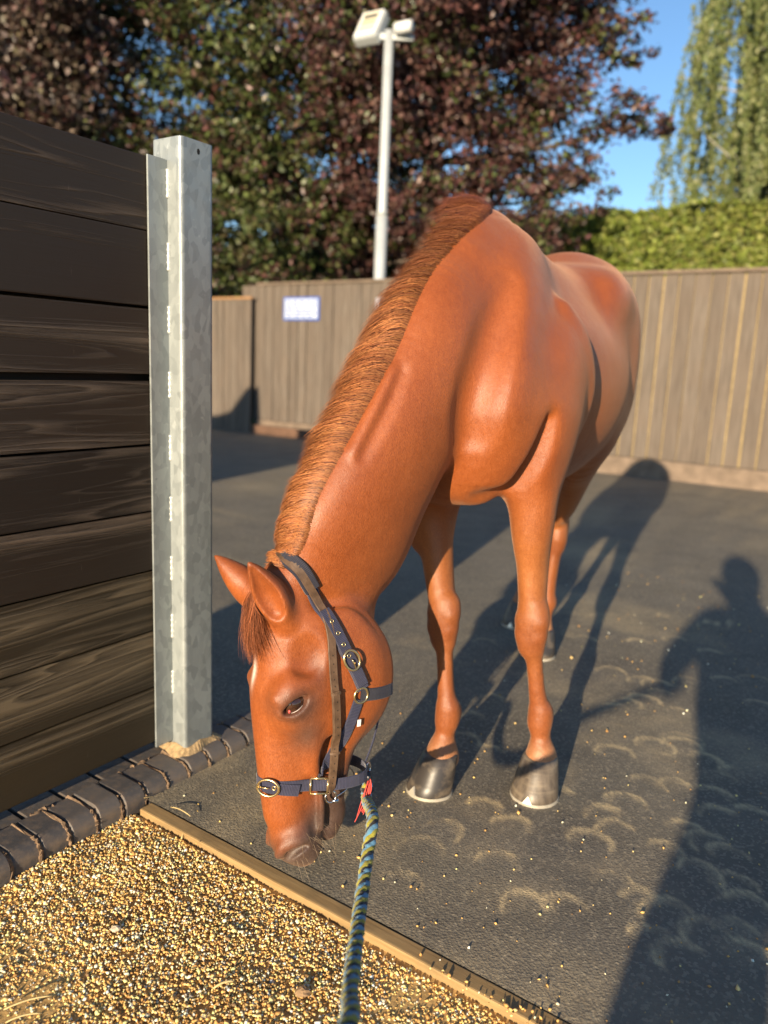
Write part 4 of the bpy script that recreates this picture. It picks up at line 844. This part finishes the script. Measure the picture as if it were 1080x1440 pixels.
# ------------------------------------------------------------------ mane, forelock, tail
def strands(name,roots,dirs,sides,lens,rads,cols,parent,mat,seg=8,droop=None,seed=1,widthdir=None,clear=None,rootdark=0.):
    # every strand is a flat tapering ribbon of quads
    r=np.random.default_rng(seed); n=len(roots); t=np.linspace(0,1,seg)
    P=np.empty((n,seg,3)); P[:,0]=roots; d=dirs.copy(); st=lens/(seg-1)
    for k in range(1,seg):
        d=d+droop(k/(seg-1),sides)+r.normal(0,.035,(n,3)); d/=np.linalg.norm(d,axis=1)[:,None]; P[:,k]=P[:,k-1]+d*st[:,None]
    if clear is not None:
        flat=P.reshape(-1,3)
        for i in range(len(flat)):
            if i%seg==0: continue
            loc,no,_,dist=bvh.find_nearest(Vector(flat[i]),.05)
            if loc is not None:
                v=Vector(flat[i])-loc
                if v.dot(no)<clear: flat[i]=np.array(loc+no*(clear+.006*r.random()))
        P=flat.reshape(n,seg,3)
    T=np.gradient(P,axis=1); T/=np.linalg.norm(T,axis=2)[:,:,None]+1e-9; wdv=widthdir[:,None,:]-T*np.sum(T*widthdir[:,None,:],2)[:,:,None]; wdv/=np.linalg.norm(wdv,axis=2)[:,:,None]+1e-9
    wd_=rads[:,None]*(1-.8*t[None]**2); V=np.stack([P-wdv*wd_[:,:,None],P+wdv*wd_[:,:,None]],2).reshape(-1,3)
    i=(np.arange(n)*seg*2)[:,None]+2*np.arange(seg-1)[None]; F=np.stack([i,i+1,i+3,i+2],-1).reshape(-1,4)
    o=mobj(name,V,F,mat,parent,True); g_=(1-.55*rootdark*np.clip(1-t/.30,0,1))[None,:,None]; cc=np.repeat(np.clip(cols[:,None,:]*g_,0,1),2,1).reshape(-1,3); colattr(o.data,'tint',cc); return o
def hairm():
    t=NT('horse_hair',.55,.35); t.col(t.attr('tint')); return t.m
MHAIR=hairm()
ref=nrm([.72,-.1,.70])
crest=np.array([np.array(p)+ref*r[1]*.99 for p,r in NECK]); crest=np.vstack([np.array([(-.02,0,1.585)]),np.array([(.07,.012,1.535)]),crest[1:]]); crest=np.vstack([crest[:-1],crest[-1:]+np.array((-.004,0,.004)),np.array([hd(.005,-.058,0)])])
CR=catmull(crest,14); tt=np.linspace(0,1,len(CR))
def mane(n,seed,widthmul):
    r=np.random.default_rng(seed); u=r.random(n)**.95*.97; idx=u*(len(CR)-1); i=idx.astype(int); f=(idx-i)[:,None]; p=CR[i]*(1-f)+CR[np.minimum(i+1,len(CR)-1)]*f; tan=CR[np.minimum(i+1,len(CR)-1)]-CR[i]; tan/=np.linalg.norm(tan,axis=1)[:,None]+1e-9
    side=np.cross(tan,ref); side/=np.linalg.norm(side,axis=1)[:,None]                      # points to one flank
    sg=np.sign(side[:,1]); side*=-sg[:,None]                                               # to the horse's right
    off=r.uniform(-.016,.020,n)[:,None]; root=p+side*off; W=h2w(root); rootw=[]; 
    nr=np.tile(ref,(n,1))
    for k in range(n):
        loc,no,_,_=bvh.find_nearest(Vector(W[k])); W[k]=np.array(loc)-np.array(no)*.003
    tow=lambda v: v[:,0:1]*HF+v[:,1:2]*HL+v[:,2:3]*HZ
    N0=tow(nr); S0=tow(side); T0=tow(tan)
    upright=1-sstep(u,.02,.30)                                                            # stands up near the withers
    dirs=N0*(.92+.30*upright[:,None])+S0*(.12+.30*r.random((n,1)))+T0*(.10+.12*r.normal(size=(n,1)))+S0*(off*6)
    dirs/=np.linalg.norm(dirs,axis=1)[:,None]
    lens=(.125+.010*sstep(u,.1,.40)-.090*sstep(u,.42,.97))*r.uniform(.72,1.12,n)*(1+.05*np.sin(u*47)+.05*np.sin(u*113))*(1-.18*upright)
    bendw=(1-.72*upright)[:,None]
    def droop(t,s_): return (S0*.30+np.array((0,0,-.22))+T0*.02-N0*.25*t)*bendw*1.4
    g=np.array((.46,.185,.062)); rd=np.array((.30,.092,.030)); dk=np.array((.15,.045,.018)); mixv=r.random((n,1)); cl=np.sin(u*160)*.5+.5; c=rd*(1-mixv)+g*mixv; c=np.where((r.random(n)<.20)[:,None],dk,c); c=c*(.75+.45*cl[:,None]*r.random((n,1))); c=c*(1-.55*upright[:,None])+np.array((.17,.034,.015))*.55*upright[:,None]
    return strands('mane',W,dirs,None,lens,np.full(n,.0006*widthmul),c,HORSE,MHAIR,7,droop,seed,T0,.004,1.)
mane(27000,4,.95)
# forelock: falls from the poll between the ears down the forehead to the far side
def fore_lock():
    n=2600; r=np.random.default_rng(6); D=HD[0]*HF+HD[1]*HL+HD[2]*HZ; Nn=HN[0]*HF+HN[1]*HL+HN[2]*HZ; S=HS[0]*HF+HS[1]*HL+HS[2]*HZ
    root=np.array([h2w(hd(.02+.055*r.random(),-.01,np.clip(r.normal(-.004,.018),-.04,.026))) for _ in range(n)])
    for k in range(n):
        loc,no,_,_=bvh.find_nearest(Vector(root[k])); root[k]=np.array(loc)-np.array(no)*.002
    sd=r.normal(.02,.42,(n,1)); dirs=Nn*.75+D*.75+S*sd; dirs/=np.linalg.norm(dirs,axis=1)[:,None]; lens=r.uniform(.06,.135,n)
    def droop(t,s_): return D*.22-Nn*.10+S*(sd*.10-.02)
    c=np.array((.34,.105,.035))*(1-r.random((n,1)))+np.array((.24,.065,.022))*r.random((n,1))+.02
    return strands('forelock',root,dirs,None,lens,np.full(n,.0007),c,HORSE,MHAIR,9,droop,9,S+0*sd,.0025)
fore_lock()
def tail():
    n=1500; r=np.random.default_rng(16); root=h2w(np.stack([-1.27+r.normal(0,.012,n),r.normal(0,.018,n),1.42-.12*r.random(n)],1)); dirs=-HF*.6+np.array((0,0,-.6))+r.normal(0,.12,(n,3)); dirs/=np.linalg.norm(dirs,axis=1)[:,None]
    c=np.array((.26,.075,.026))*r.uniform(.6,1.4,(n,1)); return strands('tail',root,dirs,None,r.uniform(.25,.45,n),np.full(n,.0013),c,HORSE,MHAIR,10,lambda t,s_:np.array((0,0,-.5)),3,np.tile(HL,(n,1)))
tail()
def whiskers():
    m=MB(); r=np.random.default_rng(3); D=HD[0]*HF+HD[1]*HL+HD[2]*HZ; Nn=HN[0]*HF+HN[1]*HL+HN[2]*HZ; S=HS[0]*HF+HS[1]*HL+HS[2]*HZ
    for k in range(34):
        s=r.choice([1,-1],p=[.75,.25]); p=h2w(hd(r.uniform(.55,.64),r.uniform(-.20,-.07),s*.05)); loc,no,_,_=bvh.find_nearest(Vector(p)); loc=np.array(loc); no=np.array(no); d=nrm(no+D*.55+r.normal(0,.3,3)); L=r.uniform(.015,.055)
        P=[loc-no*.001,loc+d*L*.5,loc+d*L+Z_*r.uniform(-.006,.004)]; m.tube(P,[.00028,.00022,.0001],3,False)
    tag(m.obj('whiskers',plain('whisker',(.30,.22,.14),.4),HORSE),kind='stuff')
whiskers()
# ================================================================== HEADCOLLAR, BRIDLE STRAP, ROPE
Dw=HD[0]*HF+HD[1]*HL+HD[2]*HZ; Nw=HN[0]*HF+HN[1]*HL+HN[2]*HZ; Sw=HS[0]*HF+HS[1]*HL+HS[2]*HZ
def hw(d,n,s): return h2w(hd(d,n,s))
def snap(P,lift):
    out=[];nos=[]
    for p in P:
        loc,no,_,_=bvh.find_nearest(Vector(p)); out.append(np.array(loc)+np.array(no)*lift); nos.append(np.array(no))
    return np.array(out),np.array(nos)
def smooth(A,it=3):
    for _ in range(it): B=A.copy(); B[1:-1]=(A[:-2]+2*A[1:-1]+A[2:])/4; A=B
    return A
def strap(name,P,Nm,width,th,mat,parent):
    P=smooth(np.asarray(P)); Nm=smooth(np.asarray(Nm),6); Nm/=np.linalg.norm(Nm,axis=1)[:,None]; T=np.gradient(P,axis=0); T/=np.linalg.norm(T,axis=1)[:,None]; Wd=np.cross(T,Nm); Wd/=np.linalg.norm(Wd,axis=1)[:,None]; V=[]
    k=len(P); prof=[(-.5,-.5),(-.5,.2),(-.44,.5),(-.30,.44),(0,.40),(.30,.44),(.44,.5),(.5,.2),(.5,-.5)]
    for i in range(k):
        for a,b in prof: V.append(P[i]+Wd[i]*a*width+Nm[i]*b*th)
    q=len(prof); F=[(i*q+j,(i+1)*q+j,(i+1)*q+(j+1)%q,i*q+(j+1)%q) for i in range(k-1) for j in range(q)]+[tuple(range(q)),tuple(range((k-1)*q,k*q))[::-1]]
    o=mobj(name,V,F,mat,parent); uv=o.data.uv_layers.new(name='u'); L=np.concatenate([[0],np.cumsum(np.linalg.norm(np.diff(P,axis=0),axis=1))]); vi=np.empty(len(o.data.loops),np.int32); o.data.loops.foreach_get('vertex_index',vi); U=np.stack([L[vi//q],np.array([p[0] for p in prof])[vi%q]*width],1); uv.data.foreach_set('uv',U.astype(np.float32).ravel()); return o
def surfstrap(name,pts,width,th,mat,parent,lift=.0025,n=8,mirror=False):
    pts=[(d,n_,s*(-1 if mirror else 1)) for d,n_,s in pts]; P=np.array([hw(*p) for p in catmull(pts,n)]); Q,Nm=snap(P,lift+th/2); return strap(name,Q,Nm,width,th,mat,parent)
def webm(name,a,b):
    t=NT(name,.62,.35); c=t.n('ShaderNodeUVMap',uv_map='u').outputs[0]; w=t.n('ShaderNodeTexWave',wave_type='BANDS',bands_direction='X'); t.put(w.inputs['Vector'],c); w.inputs['Scale'].default_value=95; w.inputs['Distortion'].default_value=.8
    f=t.noise(t.coord('Object'),60,3); t.col(t.mix(t.math('MULTIPLY',w.outputs['Fac'],t.ramp(f,[(.3,.5),(.7,1.)])),a,b)); t.set('Sheen Weight',.3); t.bump(w.outputs['Fac'],.5,.0012); return t.m
MNAVY=webm('navy_webbing',(.012,.013,.034),(.050,.052,.105)); MNAVYD=webm('dark_navy_padding',(.008,.008,.018),(.020,.020,.040))
MBRASS=plain('brass',(.62,.47,.24),.24,.9,.08,50); MSTEEL=plain('bright_steel',(.70,.71,.72),.18,1.,.05,50)
def leatherm():
    t=NT('brown_leather',.5,.4); f=t.noise(t.coord('Object'),45,5,.65); t.col(t.ramp(f,[(.3,(.060,.034,.020)),(.7,(.135,.082,.050))])); t.bump(f,.25,.002); return t.m
MLEA=leatherm(); MHOLE2=plain('strap_hole_shade',(.012,.008,.006),.8)
HC=empty('headcollar',hw(.25,-.1,0)); tag(HC,'navy webbing headcollar with brass buckles on the horse\'s head','headcollar')
# noseband: a loop round the nose, close on top, hanging slack under the jaw
def loop(dc,nc,tilt,slack,nseg=72):
    P=[];Nm=[]
    for k in range(nseg+1):
        a=2*math.pi*k/nseg; dv=Nw*math.cos(a)+Sw*math.sin(a); o=hw(dc+tilt*(-math.cos(a)),nc,0); far=o+dv*.30; h=bvh.ray_cast(Vector(far),Vector(-dv),.30); rr=.06 if h[0] is None else np.linalg.norm(np.array(h[0])-o); rr=min(rr,.13)
        P.append((rr+.0035+slack*max(0,-math.cos(a))**1.5,dv,o))
    R=np.array([p[0] for p in P]); R[:-1]=np.maximum(R[:-1],np.convolve(np.r_[R[-5:-1],R[:-1],R[:4]],np.ones(9)/9,'valid')[:len(R)-1]); R[-1]=R[0]
    return np.array([p[2]+p[1]*r for p,r in zip(P,R)]),np.array([p[1] for p in P])
Pn,Nn_=loop(.462,-.10,.006,.045); nb=strap('noseband',Pn,Nn_,.026,.0035,MNAVY,HC)
iL=int(72*.115); seg=slice(3,15)
strap('strap_tongue',Pn[seg]+Nn_[seg]*.0045+np.linspace(0,.008,12)[:,None]*Dw,Nn_[seg],.026,.003,MNAVY,HC)
def buckle(i,P,Nm,name='buckle',R=.021,lift=.008,sx=1.15,sy=.88):
    c=P[i]+Nm[i]*lift; T=nrm(P[i+1]-P[i-1]); Wd=np.cross(T,Nm[i]); Wd/=np.linalg.norm(Wd); m=MB(); m.torus(c,[T,Wd,Nm[i]],R,.0028,32,8,sx,sy); b=m.obj(name,MBRASS,HC,True)
    MB().tube([c-T*R*sx,c+Nm[i]*.003,c+T*R*.1*sx],[.0018,.0018,.0015],6).obj('prong',MBRASS,b,True)
    for q in (.011,): MB().torus(c+T*q-Nm[i]*.003,[T,Wd,Nm[i]],.0042,.0014,14,6).obj('eyelet',MBRASS,b,True)
buckle(5,Pn,Nn_)
def square(i,P,Nm,h=.017,l=.019):
    c=P[i]+Nm[i]*.007; T=nrm(P[i+1]-P[i-1]); Wd=np.cross(T,Nm[i]); Wd/=np.linalg.norm(Wd); m=MB(); q=[c+T*a*l+Wd*b*h for a,b in ((-1,-1),(1,-1),(1,1),(-1,1))]
    for a,b in zip(q,q[1:]+q[:1]): m.tube([a,b],[.0026,.0026],8)
    m.obj('square_ring',MBRASS,HC,True)
iq=int(np.argmin([np.linalg.norm(p-hw(.468,-.118,.055)) for p in Pn])); square(iq,Pn,Nn_); iq2=int(np.argmin([np.linalg.norm(p-hw(.468,-.118,-.055)) for p in Pn])); square(iq2,Pn,Nn_)
CH=[(.455,-.128,.060),(.42,-.146,.060),(.375,-.168,.070),(.314,-.188,.084),(.272,-.203,.088)]
CRN=[(.248,-.213,.088),(.21,-.196,.088),(.169,-.174,.084),(.122,-.152,.078),(.075,-.130,.070),(.026,-.106,.064),(-.010,-.088,.050),(-.03,-.078,.02),(-.03,-.078,-.02),(-.010,-.088,-.050),(.026,-.106,-.064),(.075,-.130,-.070),(.122,-.152,-.078),(.169,-.174,-.084),(.21,-.196,-.088),(.248,-.213,-.088)]
for mir in (False,True): surfstrap('cheek_strap',CH,.025,.0035,MNAVY,HC,.002,8,mir)
surfstrap('crown_strap',CRN,.028,.0045,MNAVY,HC,.003,8)
Q=np.array([hw(*p) for p in catmull(CRN[5:11],8)]); Qs,Qn=snap(Q,.0095); strap('poll_pad',Qs,Qn,.036,.006,MNAVYD,HC)
Q=np.array([hw(*p) for p in catmull(CRN[:5],8)]); Qs,Qn=snap(Q,.0115); strap('buckle_flap',Qs[2:],Qn[2:],.026,.003,MNAVY,HC); buckle(14,Qs,Qn,'buckle',.020,.004)
for q in (20,24,28): 
    T=nrm(Qs[q+1]-Qs[q-1]); W2=nrm(np.cross(T,Qn[q])); MB().torus(Qs[q]+Qn[q]*.002,[T,W2,Qn[q]],.0038,.0013,14,6).obj('eyelet',MBRASS,HC,True)
# cheek ring and throat strap round the jowl
c0,nn0=snap([hw(.262,-.207,.088)],.006); MB().torus(c0[0],[nrm(np.cross(nn0[0],Dw)),nrm(Dw-nn0[0]*(Dw@nn0[0])),nn0[0]],.017,.0026,28,8).obj('cheek_ring',MBRASS,HC,True)
c1,nn1=snap([hw(.262,-.207,-.088)],.006); MB().torus(c1[0],[nrm(np.cross(nn1[0],Dw)),nrm(Dw-nn1[0]*(Dw@nn1[0])),nn1[0]],.017,.0026,28,8).obj('cheek_ring',MBRASS,HC,True)
def throat():
    P=[];Nm=[]
    for k in range(31):
        a=math.pi*(.30+ .40*0)+0; t=k/30.; ang=lerp(math.radians(112),math.radians(248),t); dv=Nw*math.cos(ang)+Sw*math.sin(ang); o=hw(.262+.012*math.sin(math.pi*t),-.17,0); h=bvh.ray_cast(Vector(o+dv*.35),Vector(-dv),.35); rr=.1 if h[0] is None else np.linalg.norm(np.array(h[0])-o); P.append(o+dv*(rr+.005)); Nm.append(dv)
    return np.array(P),np.array(Nm)
Pt,Nt=throat(); strap('throat_strap',Pt,Nt,.027,.004,MNAVYD,HC)
# strap under the jaw joining the throat strap to the back of the noseband, and its ring
pb=Pn[36]; pj=Pt[15]+Nt[15]*.002; mid=(pb+pj)/2-Nw*.030; P=np.array([(1-t)**2*pj+2*t*(1-t)*mid+t*t*pb for t in np.linspace(0,1,16)]); strap('jaw_strap',P,np.tile(-Nw,(16,1))*.6+Sw*.4,.018,.0035,MNAVY,HC)
RING=pb-Nw*.010+Dw*.010; MB().torus(RING,[nrm(Nw*.6+Sw*.5),Dw,nrm(np.cross(nrm(Nw*.6+Sw*.5),Dw))],.014,.0026,26,8).obj('lead_ring',MSTEEL,HC,True)
m=MB(); c2,n2=snap([hw(.322,-.203,.080)],.008); MB().box(c2[0],[nrm(np.cross(n2[0],Dw)),nrm(Dw-n2[0]*(Dw@n2[0])),n2[0]],(.004,.008,.0012)).obj('care_tag',plain('white_tag',(.75,.75,.74),.6),HC)
# brown leather cheekpiece with the bit ring
BR=empty('bridle_strap',hw(.25,-.14,.08)); tag(BR,'worn brown leather bridle strap with punched holes and steel bit ring','bridle')
LEAP=[(-.028,-.070,.0),(-.016,-.082,.040),(.020,-.100,.062),(.065,-.125,.068),(.115,-.136,.078),(.165,-.138,.088),(.21,-.139,.094),(.251,-.142,.096),(.30,-.147,.090),(.35,-.152,.084),(.40,-.153,.077),(.445,-.152,.070),(.482,-.150,.064)]
def free(pts,th,lift):
    P=np.array([hw(*p) for p in catmull(pts,8)]); out=[];nos=[]
    for p in P:
        loc,no,_,_=bvh.find_nearest(Vector(p)); loc=np.array(loc); no=np.array(no); dd=(p-loc)@no; out.append(loc+no*max(lift,dd) if dd<lift else p); nos.append(nrm(no+Sw*1.2) )
    return np.array(out),np.array(nos)
Pl,Nl=free(LEAP,.004,.011); strap('leather_cheekpiece',Pl,Nl,.0185,.0038,MLEA,BR)
strap('leather_layer',Pl[54:]+Nl[54:]*.0042,Nl[54:],.0165,.0032,MLEA,BR)
for i in range(40,len(Pl)-4,3):
    T=nrm(Pl[i+1]-Pl[i-1]); W2=nrm(np.cross(T,Nl[i])); NN=nrm(Nl[i]); c=Pl[i]+NN*(.0062 if i>=54 else .0021); V=[c+T*.0016*math.cos(a)+W2*.0013*math.sin(a) for a in np.linspace(0,2*math.pi,9)[:-1]]; mobj('punched_hole_dot',V,[tuple(range(8))],MHOLE2,BR)  # flat dark dots stand for the shaded inside of the holes
for i in (55,78):
    T=nrm(Pl[i+1]-Pl[i-1]); strap('keeper',np.array([Pl[i]+nrm(np.cross(T,Nl[i]))*x+nrm(Nl[i])*(.0072 if abs(x)<.010 else .003) for x in (-.0115,-.0105,-.006,0,.006,.0105,.0115)]),np.tile(nrm(Nl[i]),(7,1)),.006,.002,MLEA,BR)
e=Pl[-1]+Dw*.012; MB().torus(e,[nrm(Nw),Dw,nrm(np.cross(Nw,Dw))],.013,.0022,24,8).obj('bit_ring',MSTEEL,BR,True)
c=hw(.50,-.150,.058); MB().tube([e+Dw*.009-Nw*.004,e+Dw*.012-Nw*.014+Sw*.002,c-Nw*.020+Dw*.0],[.0035,.0045,.0035],8).obj('bit_end',MSTEEL,BR,True)
P=[e-Nw*.010+Dw*.004,hw(.485,-.190,.060),hw(.470,-.222,.030),hw(.470,-.222,-.030),hw(.485,-.190,-.060)]; P=catmull(P,8); MB().tube(P,np.full(len(P),.0019),6).obj('chin_wire',MSTEEL,BR,True)
# rope
ROPE=empty('lead_rope',RING); tag(ROPE,'braided blue, yellow and black lead rope hanging from the headcollar towards the camera','rope')
def pix(px,py,depth):
    r=fwd+rt*((px-540)/1081)-up*((py-720)/1081); return np.array(Vector((0,0,CAMZ))+r*depth)
RP=np.array([RING+Dw*.035,RING+Dw*.055+np.array((-.002,-.012,-.012)),pix(524,1150,1.575),pix(517,1200,1.50),pix(508,1265,1.38),pix(499,1335,1.22),pix(492,1400,1.06),pix(487,1450,.94),np.array((-.07,.52,.47)),np.array((-.09,.20,.575)),HAND+np.array((0,.10,-.03)),HAND])
RC=catmull(RP,40); Lr=np.concatenate([[0],np.cumsum(np.linalg.norm(np.diff(RC,axis=0),axis=1))]); ns=int(Lr[-1]/.0035); RC=np.stack([np.interp(np.linspace(0,Lr[-1],ns),Lr,RC[:,k]) for k in range(3)],1); T=np.gradient(RC,axis=0); T/=np.linalg.norm(T,axis=1)[:,None]
u=np.cross(T[0],[0,1.,.1]); U=[];Vv=[]
for i in range(ns): u=u-T[i]*(u@T[i]); u/=np.linalg.norm(u); U.append(u); Vv.append(np.cross(T[i],u))
U=np.array(U);Vv=np.array(Vv); s_=np.linspace(0,Lr[-1],ns)
def fuzzm(name,c):
    t=NT(name,.9,.15); f=t.noise(t.coord('Object'),700,3,.7); t.col(t.ramp(f,[(.3,tuple(x*.6 for x in c)),(.7,c)])); t.set('Sheen Weight',.3); t.bump(f,.8,.002); return t.m
ropec=[('rope_blue',(.135,.33,.50)),('rope_black',(.018,.018,.022)),('rope_yellow',(.40,.36,.045))]
rr_=np.random.default_rng(12)
for k in range(6):
    nm,cc=ropec[k%3]; ph=2*math.pi*k/6; om=2*math.pi/.070; wob=.35*np.sin(s_*2*math.pi/.013+k*2.); ang=om*s_+ph+wob*.35; R=.0066+.0010*np.sin(s_*2*math.pi/.013+k); C_=RC+R[:,None]*(U*np.cos(ang)[:,None]+Vv*np.sin(ang)[:,None])+rr_.normal(0,.00035,RC.shape)
    MB().tube(C_,(.0062 if k%3!=1 else .0052)*(1+rr_.normal(0,.05,ns)),7).obj('strand',bpy.data.materials.get(nm) or fuzzm(nm,cc),ROPE,True)
MB().tube(catmull([RING+Dw*.006,RING+Dw*.022+Sw*.006,RING+Dw*.045-Sw*.004,RING+Dw*.060],6),.0075,10).obj('clip',plain('clip_black',(.03,.03,.035),.3,.4),ROPE,True)
MB().torus(RING+Dw*.050,[Nw,Sw,Dw],.011,.0055,18,8).obj('whipping',bpy.data.materials['rope_black'],ROPE,True)
TW=empty('baler_twine',RING+Dw*.03); tag(TW,'frayed strand of red baler twine tied at the rope clip','twine')
mt=plain('red_twine',(.62,.075,.060),.7,0,.2,300)
for k in range(9):
    a=RING+Dw*(.012+.02*rr_.random())+Sw*.008; e=a+Dw*(.052+.022*rr_.random())+Nw*(.020+.030*rr_.random())+Sw*(.015+.015*rr_.random()); mid=(a+e)/2+rr_.normal(0,.008,3)-Nw*.006; P=[(1-t)**2*a+2*t*(1-t)*mid+t*t*e for t in np.linspace(0,1,9)]; MB().tube(P,np.linspace(.0022,.0009,9),5).obj('fibre',mt,TW,True)
MB().torus(RING+Dw*.016,[nrm(Nw+Sw*.4),Dw,nrm(np.cross(nrm(Nw+Sw*.4),Dw))],.008,.003,16,6).obj('knot',mt,TW,True)
bpy.context.view_layer.update()
